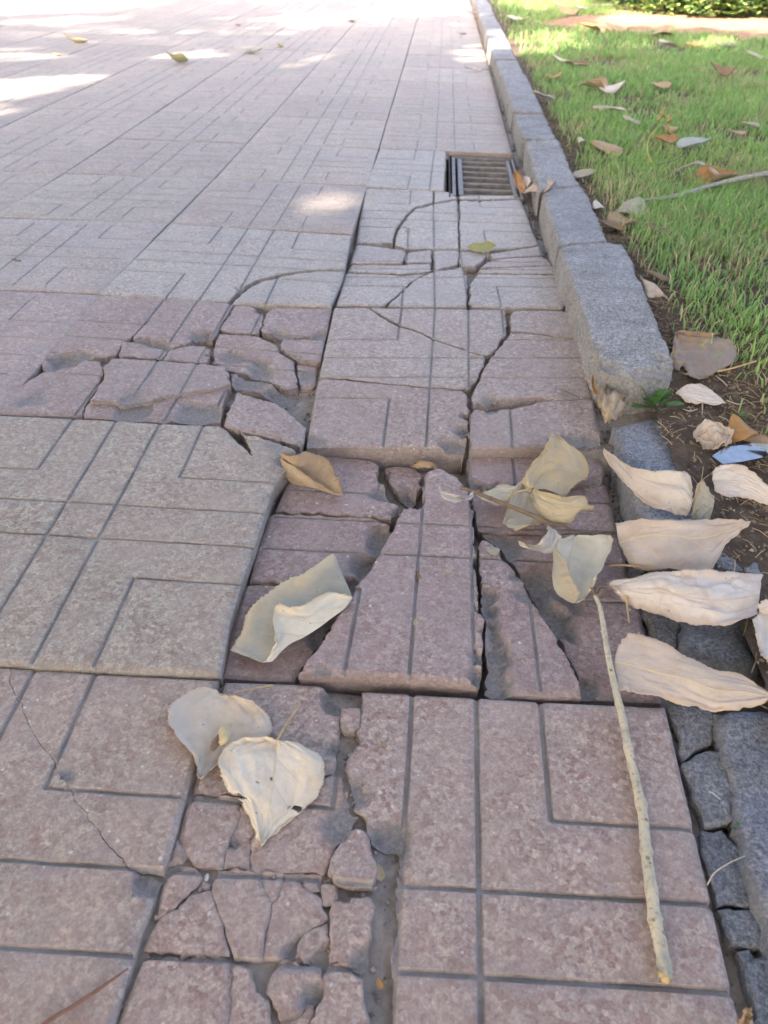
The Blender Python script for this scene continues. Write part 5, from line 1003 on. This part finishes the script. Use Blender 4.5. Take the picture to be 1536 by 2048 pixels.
stick('pale dry grass stem across the dark gutter stones', [(1414, 1770, .5), (1430, 1745, 1.0), (1460, 1725, 1.2), (1490, 1712, 1.2)], [.0004, .0005, .0003], simple('straw', (.5, .44, .33), .6, .3, .2, 200), name='grass_stem', cat='stem')
stick('short pale stem lying on the grey mortar lump', [(1418, 1583, .6), (1428, 1588, .7), (1442, 1600, .6)], [.0006, .0006, .0003], bpy.data.materials['straw'], name='grass_stem', cat='stem')
STR = bpy.data.materials['straw']
for k, (lb, a) in enumerate((('pale twig on the soil left of the blotched leaf stalk', [(1432, 752, .3), (1445, 762, .4), (1455, 772, .3)]), ('thin pale root on the soil below the white oval leaf', [(1404, 800, .6), (1405, 815, .4), (1404, 830, .3)]), ('thin pale stem right of the white oval leaf', [(1452, 800, .6), (1475, 808, .5), (1490, 806, .4)]), ('pale bent twig on the soil above the crumpled leaf', [(1438, 832, .3), (1452, 838, .4), (1462, 848, .3)]), ('pale curved stem on the soil near the crumpled leaf', [(1395, 818, .3), (1380, 822, .4), (1366, 818, .3)]))):
    stick(lb, a, [.0008, .0009, .0005], STR, zf=lawnz, n=12, seg=5)
# seed stem with buds in the lawn
sp = tag(empty('seedling', tuple(on(1302, 345, lawnz))), 'yellow-green curved stem with knobbly seed heads rising from the lawn', 'plant')
YG = simple('yellow_green_stem', (.40, .38, .10), .6, .3, .2, 120)
P = catmull([on(x, y, lambda a, b, q=z: lawnz(a, b) + q * .01) for x, y, z in ((1312, 330, 1), (1302, 322, 2), (1295, 300, 4), (1297, 278, 6), (1308, 262, 7.5), (1322, 248, 8.6))], 26)
SV, SF = tube(P, np.linspace(.0022, .0014, 26), 7); centred('stem', SV, SF, YG, sp)
for (x, y, z, r) in ((1324, 226, 9.0, .010), (1338, 238, 8.6, .009), (1335, 256, 7.6, .008), (1318, 238, 8.8, .006)):
    c = on(x, y, lambda a, b: lawnz(a, b) + z * .01); V = []; Fq = []
    for i in range(7):
        a = math.pi * i / 6
        for k in range(8):
            b = 2 * math.pi * k / 8; q = r * (1 + .25 * math.sin(5 * b + 3 * i)); V.append((c[0] + q * .8 * math.sin(a) * math.cos(b), c[1] + q * .8 * math.sin(a) * math.sin(b), c[2] - q * 1.3 * math.cos(a)))
    for i in range(6):
        for k in range(8): Fq.append((i * 8 + k, i * 8 + (k + 1) % 8, (i + 1) * 8 + (k + 1) % 8, (i + 1) * 8 + k))
    centred('seed_head', V, Fq, simple('seed_head_tan', (.38, .32, .14), .8, .2, .4, 200) if 'seed_head_tan' not in bpy.data.materials else bpy.data.materials['seed_head_tan'], sp)
# mirror shard
def prism(px, zf, thick, mat, name, parent, side=None):
    W = np.array([on(x, y, zf) for x, y in px]); n = len(W)
    V = np.vstack([W, W - np.array([0, 0, thick])]); Fq = [tuple(range(n)), tuple(range(2 * n - 1, n - 1, -1))] + [(i, n + i, n + (i + 1) % n, (i + 1) % n) for i in range(n)]
    return centred(name, V, Fq, mat, parent, False)
mm = NT('mirror_glass'); mm.b.inputs['Metallic'].default_value = 1.0; MIR = mm.done(m_ := mm.ramp(mm.noise(90, 3), [(.3, (.30, .32, .33)), (.7, (.42, .42, .42))]), .2)
sh = tag(empty('mirror_shard', tuple(on(1480, 910, lawnz))), 'blue shining shard of foil or mirror with a grey paper rim in the soil', 'shard')
tiltz = lambda x, y: lawnz(x, y) * 0 + .036 + .02 * (np.asarray(y) - .47) + .015 * (np.asarray(x) - .58)
prism([(1424, 912), (1450, 894), (1500, 888), (1545, 896), (1530, 914), (1485, 923), (1446, 928)], tiltz, .002, MIR, 'mirror_face', sh)
prism([(1446, 930), (1485, 925), (1531, 915), (1516, 932), (1502, 945), (1470, 941)], lambda x, y: tiltz(x, y) - .012 + .25 * (np.asarray(y) - .45), .0015, simple('grey_paper', (.40, .40, .37), .8, .2, .2, 90), 'paper_rim', sh)
prism([(1500, 886), (1540, 888), (1575, 905), (1545, 912), (1530, 897)], lambda x, y: tiltz(x, y) + .006, .0015, bpy.data.materials['grey_paper'], 'paper_fold', sh)
# ------------------------------------------------------------------ small weeds
WEED = simple('weed_green', (.10, .22, .06), .55, .3, .35, 120)
def weed(label, x, y, zf, n, ln, seed, kind='weed_plant'):
    r = random.Random(seed); p = on(x, y, zf); root = tag(empty(kind, tuple(p)), label, 'weed')
    for k in range(n):
        a = k * 2.4 + r.uniform(-.4, .4); el = r.uniform(.35, 1.15); L = ln * r.uniform(.6, 1.1); w = L * .32
        d = np.array([math.cos(a) * math.cos(el), math.sin(a) * math.cos(el), math.sin(el)]); sd = np.array([-math.sin(a), math.cos(a), 0])
        V = [p, p + d * L * .35 + sd * w * .3, p + d * L * .35 - sd * w * .3, p + d * L * .7 + sd * w * .5 - np.array([0, 0, L * .04]), p + d * L * .7 - sd * w * .5 - np.array([0, 0, L * .04]), p + d * L - np.array([0, 0, L * .16]), p + d * L * .7 - np.array([0, 0, L * .10])]
        centred('leaf', V, [(0, 1, 6, 2), (1, 3, 6), (2, 6, 4), (3, 5, 6), (6, 5, 4)], WEED, root)
weed('small green weed growing at the broken kerb end', 1303, 815, surf, 18, .045, 1)
weed('tiny green weed seedling in the gap of the gutter stones', 1478, 1660, surf, 6, .010, 2)
weed('tiny green weed beside the rough kerb stone', 1240, 906, surf, 6, .012, 3)
weed('dark clover-like weed at the lawn edge near the crumpled leaf', 1474, 838, lawnz, 8, .018, 4)

# ------------------------------------------------------------------ grass
BARE = at(1430, 50, .05)
def grass():
    r = np.random.default_rng(5)
    def field(n, x0, x1, y0, y1, hmin, hmax, wd):
        x = r.uniform(x0, x1, n); y = r.uniform(y0, y1, n)
        d = x - KERB_X1
        keep = fbm(x, y, 4.5, 201) + .35 * (fbm(x, y, 18, 203) - .5)
        edge = np.clip((d - .02) / .11, 0, 1) * np.clip(1.15 - 0 * d, 0, 1)
        near_soil = np.where(y < .62, np.clip((d - .05) / .20, 0, 1), 1)
        k = r.random(n) < (edge * near_soil) * np.clip((keep - .24) * 3.2, .15, 1)
        bare = ((x - BARE[0]) / 1.15) ** 2 + ((y - BARE[1]) / .62) ** 2 < 1 + .6 * (fbm(x, y, 2.5, 207) - .5)
        k &= ~bare
        x, y = x[k], y[k]; n = len(x)
        h = (hmin + (hmax - hmin) * r.random(n)) * (.55 + .9 * fbm(x, y, 3, 209)); w = wd * (.7 + .6 * r.random(n))
        a = r.uniform(0, 2 * np.pi, n); lean = h * r.uniform(.15, .95, n); b = a + r.uniform(-.9, .9, n) + np.pi / 2
        base = np.c_[x, y, lawnz(x, y) - .002]; dr_ = np.c_[np.cos(a), np.sin(a), 0 * a]; sd = np.c_[np.cos(b), np.sin(b), 0 * a]
        up = np.array([0, 0, 1.])
        p1 = base + dr_ * (lean * .25)[:, None] + up * (h * .55)[:, None]; p2 = base + dr_ * lean[:, None] + up * (h * .92)[:, None]
        W = w[:, None] / 2
        V = np.stack([base - sd * W, base + sd * W, p1 - sd * W * .8, p1 + sd * W * .8, p2], 1)
        # colour: fresh green, yellow-green, some dead straw
        q = r.random(n); dry = fbm(x, y, 5, 211); dead = q < .08 + .5 * np.clip((dry - .52) * 3, 0, 1) + .35 * np.exp(-d[k] / .06)
        g1 = np.array((.25, .45, .14)); g2 = np.array((.47, .61, .19)); g3 = np.array((.56, .46, .27))
        m_ = np.clip(.5 * r.random(n) + .7 * (fbm(x, y, 2.2, 213) - .25), 0, 1)[:, None]
        c = g1 * (1 - m_) + g2 * m_; c[dead] = g3 * (.6 + .6 * r.random(dead.sum())[:, None])
        c *= (.75 + .5 * r.random(n))[:, None]
        return V, c
    parts = [field(54000, KERB_X1, 1.55, .15, 1.9, .012, .036, .0030), field(62000, KERB_X1, 2.3, 1.9, 4.0, .016, .042, .0042), field(62000, KERB_X1, 4.2, 4.0, 8.2, .02, .046, .007), field(14000, KERB_X1, 4.2, 8.2, 11, .02, .05, .011)]
    V = np.concatenate([p[0] for p in parts]); c = np.concatenate([p[1] for p in parts]); n = len(V)
    me = bpy.data.meshes.new('grass')
    k = np.arange(n)[:, None] * 5
    tri = np.concatenate([k + np.array([[0, 1, 3]]), k + np.array([[0, 3, 2]]), k + np.array([[2, 3, 4]])], 1).reshape(-1, 3)
    me.vertices.add(n * 5); me.vertices.foreach_set('co', V.reshape(-1).astype(np.float32))
    me.loops.add(len(tri) * 3); me.loops.foreach_set('vertex_index', tri.reshape(-1).astype(np.int32))
    me.polygons.add(len(tri)); me.polygons.foreach_set('loop_start', (np.arange(len(tri)) * 3).astype(np.int32))
    me.update(); me.validate()
    a = me.color_attributes.new('wear', 'FLOAT_COLOR', 'POINT')
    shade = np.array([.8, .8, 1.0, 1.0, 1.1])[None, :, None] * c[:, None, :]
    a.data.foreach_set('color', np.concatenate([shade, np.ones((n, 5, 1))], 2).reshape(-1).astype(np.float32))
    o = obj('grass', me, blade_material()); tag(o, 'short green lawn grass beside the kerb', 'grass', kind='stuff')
grass()
def litter():
    """crumbs of soil, straw and grit along the lawn edge, in the gutter and in the gaps"""
    r = np.random.default_rng(9); V = []; Fq = []; col = []
    def crumb(p, s, c):
        k = len(V); q = r.normal(size=(6, 3)) * .15
        for d, e in zip(((1, 0, 0), (-1, 0, 0), (0, 1, 0), (0, -1, 0), (0, 0, 1), (0, 0, -1)), q): V.append(p + (np.array(d) + e) * s)
        for f in ((0, 2, 4), (2, 1, 4), (1, 3, 4), (3, 0, 4), (2, 0, 5), (1, 2, 5), (3, 1, 5), (0, 3, 5)): Fq.append(tuple(k + i for i in f))
        col.extend([c] * 6)
    def straw(p, L, a, c):
        k = len(V); d = np.array([math.cos(a), math.sin(a), r.uniform(-.1, .3)]) * L; s = np.array([-math.sin(a), math.cos(a), 0]) * .0005; u = np.array([0, 0, .0006])
        m_ = p + d * .5 + np.array([0, 0, L * .08])
        for q in (p, m_, p + d):
            V.append(q - s); V.append(q + s); V.append(q + u)
        for b in (0, 3):
            for i in range(3): Fq.append((k + b + i, k + b + (i + 1) % 3, k + b + 3 + (i + 1) % 3, k + b + 3 + i))
        col.extend([c] * 9)
    for _ in range(2600):
        y = r.uniform(.1, 2.6); x = KERB_X1 + abs(r.normal()) * .09 + (.03 if y < .6 else 0)
        p = np.array([x, y, float(lawnz(x, y)) + .001])
        if r.random() < .55: crumb(p, r.uniform(.0012, .004), np.array((.13, .095, .065)) * r.uniform(.5, 2.2))
        else: straw(p, r.uniform(.008, .035), r.uniform(0, 6.28), np.array((.34, .26, .16)) * r.uniform(.5, 1.3))
    for _ in range(3800):
        y = r.uniform(-.15, .70); x = r.uniform(.485, .95); p = np.array([x, y, float(lawnz(x, y)) + .0008]); q = r.random()
        if q < .72: crumb(p, r.uniform(.0008, .0030) * (2.2 if q < .03 else 1), np.array((.20, .15, .11) if q < .5 else (.34, .29, .23)) * r.uniform(.4, 1.5))
        else: straw(p, r.uniform(.006, .03), r.uniform(0, 6.28), np.array((.44, .34, .21)) * r.uniform(.5, 1.3))
    for _ in range(900):
        y = r.uniform(.1, 1.5); x = r.uniform(.395, .435)
        p = np.array([x, y, float(bedz(x, y)) + .004]); crumb(p, r.uniform(.001, .003), np.array((.14, .125, .11)) * r.uniform(.5, 1.8))
    XY = np.c_[r.uniform(-.42, .41, 9000), r.uniform(-.36, 1.25, 9000)]; ZZ = bedz(XY[:, 0], XY[:, 1])
    for (x, y), zz in zip(XY, ZZ):
        crumb(np.array([x, y, zz + .001]), r.uniform(.0006, .0024) * (1 if r.random() < .93 else 2), np.array((.30, .26, .235) if r.random() < .7 else (.36, .27, .25)) * r.uniform(.45, 1.3))
    me = mesh_from('soil_crumbs', V, Fq, False)
    a = me.color_attributes.new('wear', 'FLOAT_COLOR', 'POINT'); cc = np.array(col); a.data.foreach_set('color', np.c_[cc, np.ones(len(cc))].astype(np.float32).ravel())
    m = NT('crumb_colours'); m.done(m.attr('wear').outputs['Color'], .9, None, .2)
    o = obj('soil_crumbs', me, m.mat); tag(o, 'crumbs of soil, grit and straw along kerb and cracks', 'litter', kind='stuff')
litter()

# ------------------------------------------------------------------ shrubs at the back of the lawn
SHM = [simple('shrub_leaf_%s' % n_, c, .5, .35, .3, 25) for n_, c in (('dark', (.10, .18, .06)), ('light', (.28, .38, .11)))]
def shrub(label, px, py, w, h, dens, mats, seed):
    c = on(px, py, lawnz); r = np.random.default_rng(seed); root = tag(empty('shrub', tuple(c)), label, 'shrub')
    n = dens; th = r.uniform(0, 2 * np.pi, n); ph = np.arccos(r.uniform(0, 1, n)); rr = r.uniform(.55, 1.0, n) ** .5
    lob = 1 + .25 * np.sin(3 * th + seed) + .2 * np.sin(7 * th + 2 * seed)
    P = np.c_[np.cos(th) * np.sin(ph) * w * rr * lob, np.sin(th) * np.sin(ph) * w * .7 * rr * lob, np.cos(ph) * h * rr + .02]
    for mi, mat in enumerate(mats):
        sel = P[mi::len(mats)]; V = []; Fq = []
        for p in sel:
            a = r.uniform(0, 6.28); L = r.uniform(.035, .065); d = np.array([math.cos(a), math.sin(a), r.uniform(-.3, .6)]); d /= np.linalg.norm(d)
            s = np.cross(d, [0, 0, 1.]); s /= np.linalg.norm(s); u = np.cross(s, d); k = len(V); q = c + p
            V += [q, q + d * L * .5 + s * L * .34 + u * L * .08, q + d * L, q + d * L * .5 - s * L * .34 + u * L * .08]; Fq += [(k, k + 1, k + 2), (k, k + 2, k + 3)]
        o = centred('foliage', V, Fq, mat, root, False); o['kind'] = 'stuff'
    for k in range(6):
        a = k * 1.05; p = [c, c + np.array([math.cos(a) * w * .3, math.sin(a) * w * .25, h * .4]), c + np.array([math.cos(a) * w * .6, math.sin(a) * w * .45, h * .75])]
        SV, SF = tube(catmull(p, 8), np.linspace(.008, .003, 8), 6); centred('stem', SV, SF, TWIG, root)
shrub('bright green low shrub at the back edge of the bare soil', 1335, 26, .34, .30, 2200, [SHM[1], SHM[1], SHM[0]], 1)
shrub('pale green shrub right of the bright green one', 1432, 33, .30, .27, 1800, [SHM[1], SHM[0]], 2)
shrub('dark green shrub at the top right corner', 1525, 33, .36, .30, 2200, [SHM[0], SHM[0], SHM[1]], 3)
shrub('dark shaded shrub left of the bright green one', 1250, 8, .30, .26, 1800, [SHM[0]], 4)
# bare reddish soil before the shrubs
bs = grid_sheet('bare_soil', BARE[0] - 1.5, BARE[0] + 2.0, BARE[1] - 1.0, BARE[1] + 1.6, .05, lambda x, y: lawnz(x, y) + np.where((((x - BARE[0]) / 1.2) ** 2 + ((y - BARE[1]) / .66) ** 2 < 1.0) | ((y > BARE[1]) & (x > BARE[0] - .8)), .006, -.03) + .012 * (fbm(x, y, 12, 301) - .5), simple('reddish_soil', (.36, .225, .14), .95, .1, .4, 30, 0, .6))

# ------------------------------------------------------------------ unseen trees behind the viewer: crowns shaped to shade the place
BARKT = simple('plane_tree_bark', (.28, .25, .19), .9, .15, .4, 12, 0, .6)
CROWN = simple('tree_leaf_green', (.08, .14, .035), .55, .3, .35, 2)
PATCH = [[(-200, 150), (0, 155), (150, 146), (235, 150), (100, 190), (0, 225), (-200, 262)], [(-300, -60), (380, -60), (330, 8), (200, 22), (0, 30), (-300, 40)], [(330, 106), (480, 92), (500, 97), (420, 118), (340, 118)], [(560, 132), (660, 109), (668, 112), (600, 130), (550, 140)],
    [(550, 35), (700, 25), (770, 10), (940, 0), (935, 18), (880, 28), (760, 35), (600, 45)], [(905, 112), (940, 92), (985, 86), (1060, 78), (1180, 82), (1175, 108), (1100, 124), (1000, 122), (930, 122)], [(1010, -5), (1210, -15), (1200, 18), (1150, 28), (1080, 30), (1025, 25)],
    [(1250, 38), (1600, 30), (1600, 85), (1450, 77), (1300, 62), (1200, 75), (1180, 56)], [(1240, -60), (1700, -60), (1700, 20), (1260, 16)], [(552, 398), (700, 390), (722, 400), (690, 424), (640, 438), (560, 438), (535, 424)], [(1390, 104), (1450, 98), (1455, 110), (1395, 118)], [(60, 40), (200, 30), (230, 36), (90, 52)], [(-50, 100), (60, 96), (140, 112), (20, 122), (-60, 120)]]
SOFT = [np.array([at(x, y, 0)[:2] for x, y in p]) for p in ([(-300, 45), (250, 40), (430, 72), (320, 118), (150, 145), (0, 150), (-300, 150)], [(400, 18), (900, 8), (940, 30), (720, 62), (450, 72)], [(440, 425), (560, 405), (560, 440), (480, 450)])]
PATCH = [np.array([at(x, y, 0)[:2] for x, y in p]) for p in PATCH]
def canopy():
    r = np.random.default_rng(21); s = np.array(SUN_DIR)
    cell = .15; gx, gy = np.meshgrid(np.arange(-6.5, 6.5, cell), np.arange(-2.5, 10.5, cell)); g0 = np.c_[gx.ravel(), gy.ravel()]
    pts = np.concatenate([g0 + r.uniform(-.5, .5, g0.shape) * cell * 1.3 for _ in range(5)] + [g0[g0[:, 1] < 4] + r.uniform(-.5, .5, g0[g0[:, 1] < 4].shape) * cell * 1.3 for _ in range(7)])
    n0 = len(pts)
    gx, gy = np.meshgrid(np.arange(-13, 9, .24), np.arange(-11, -1.8, .24)); g1 = np.c_[gx.ravel(), gy.ravel()]  # extra low foliage, added to block the bright sky behind
    gx, gy = np.meshgrid(np.arange(-13, -6.2, .24), np.arange(-1.8, 7, .24)); g1 = np.concatenate([g1, np.c_[gx.ravel(), gy.ravel()]])
    pts = np.concatenate([pts] + [g1 + r.uniform(-.5, .5, g1.shape) * .3 for _ in range(2)]); low = np.arange(len(pts)) >= n0
    lit = np.zeros(len(pts), bool)
    for p in PATCH: lit |= inside(pts, p) | (seg_dist(pts, p, np.roll(p, -1, 0))[0] < .045)  # gaps shaped into the crowns so sun patches land on chosen spots
    far = pts[:, 1] > 7.4; lit |= far & (vnoise(pts[:, 0], pts[:, 1], 1.1, 5) > .6)
    edge_d = np.min([seg_dist(pts, p, np.roll(p, -1, 0))[0] for p in PATCH], 0)
    lit &= ~(r.random(len(pts)) < np.where(inside(pts, PATCH[9]), .13, np.where(edge_d < .10, .05, .0)))
    for q in SOFT:
        w = inside(pts, q) & (fbm(pts[:, 0], pts[:, 1], 1.6, 77) > .40); lit |= w & (r.random(len(pts)) < .48)
    pts = pts[~lit]; low = low[~lit]
    hgt = np.where(low, r.uniform(1.2, 7.0, len(pts)), r.uniform(4.2, 7.5, len(pts))); P = np.c_[pts, 0 * hgt] + s * (hgt / s[2])[:, None]
    trunks = np.array([(-9.5, -9.0), (-3.0, -8.0), (-10.5, -3.5), (-1.2, -5.0), (-6.8, -1.2)])
    own = np.hypot(P[:, None, 0] - trunks[:, 0], P[:, None, 1] - trunks[:, 1]).argmin(1)
    names = ['plane tree farthest behind left of the viewer, shading the path', 'plane tree straight behind left, shading the near tiles', 'plane tree at the far left, shading the upper path', 'plane tree closest behind the viewer, shading the lawn', 'plane tree beside the path on the left, shading the far path']
    for k, t in enumerate(trunks):
        root = tag(empty('plane_tree', (t[0], t[1], -.16)), names[k], 'tree', 'trees shading the path')
        Q = P[own == k]; n = len(Q)
        a = r.uniform(0, 2 * np.pi, n); el = r.uniform(-.9, .9, n); L = r.uniform(.20, .30, n) * np.where(low[own == k], 1.25, 1.0)
        d = np.c_[np.cos(a) * np.cos(el), np.sin(a) * np.cos(el), np.sin(el)]; b = r.normal(size=(n, 3)); sd = np.cross(d, b); sd /= np.linalg.norm(sd, axis=1)[:, None]
        V = np.stack([Q - d * L[:, None] * .5, Q + sd * L[:, None] * .36, Q + d * L[:, None] * .5, Q - sd * L[:, None] * .36], 1).reshape(-1, 3)
        Fq = [(4 * i, 4 * i + 1, 4 * i + 2, 4 * i + 3) for i in range(n)]
        c = centred('crown', V, Fq, CROWN, root, False)
        top = 5.2; P0 = [(t[0], t[1], -.2), (t[0] + .1, t[1] + .05, 1.5), (t[0] + .05, t[1] + .15, 3.2), (t[0] + .2, t[1] + .2, top)]
        SV, SF = tube(catmull(P0, 14), np.linspace(.22, .10, 14), 12, .08, k); centred('trunk', SV, SF, BARKT, root)
        for q in range(7):
            e = Q[r.integers(n)]; b0 = np.array([t[0] + .06, t[1] + .12, 2.9 + .3 * q]); m_ = (b0 + e) / 2 + np.array([0, 0, .4])
            SV, SF = tube(catmull([b0, m_, e], 10), np.linspace(.07, .015, 10), 7, .1, q); centred('limb', SV, SF, BARKT, root)
canopy()
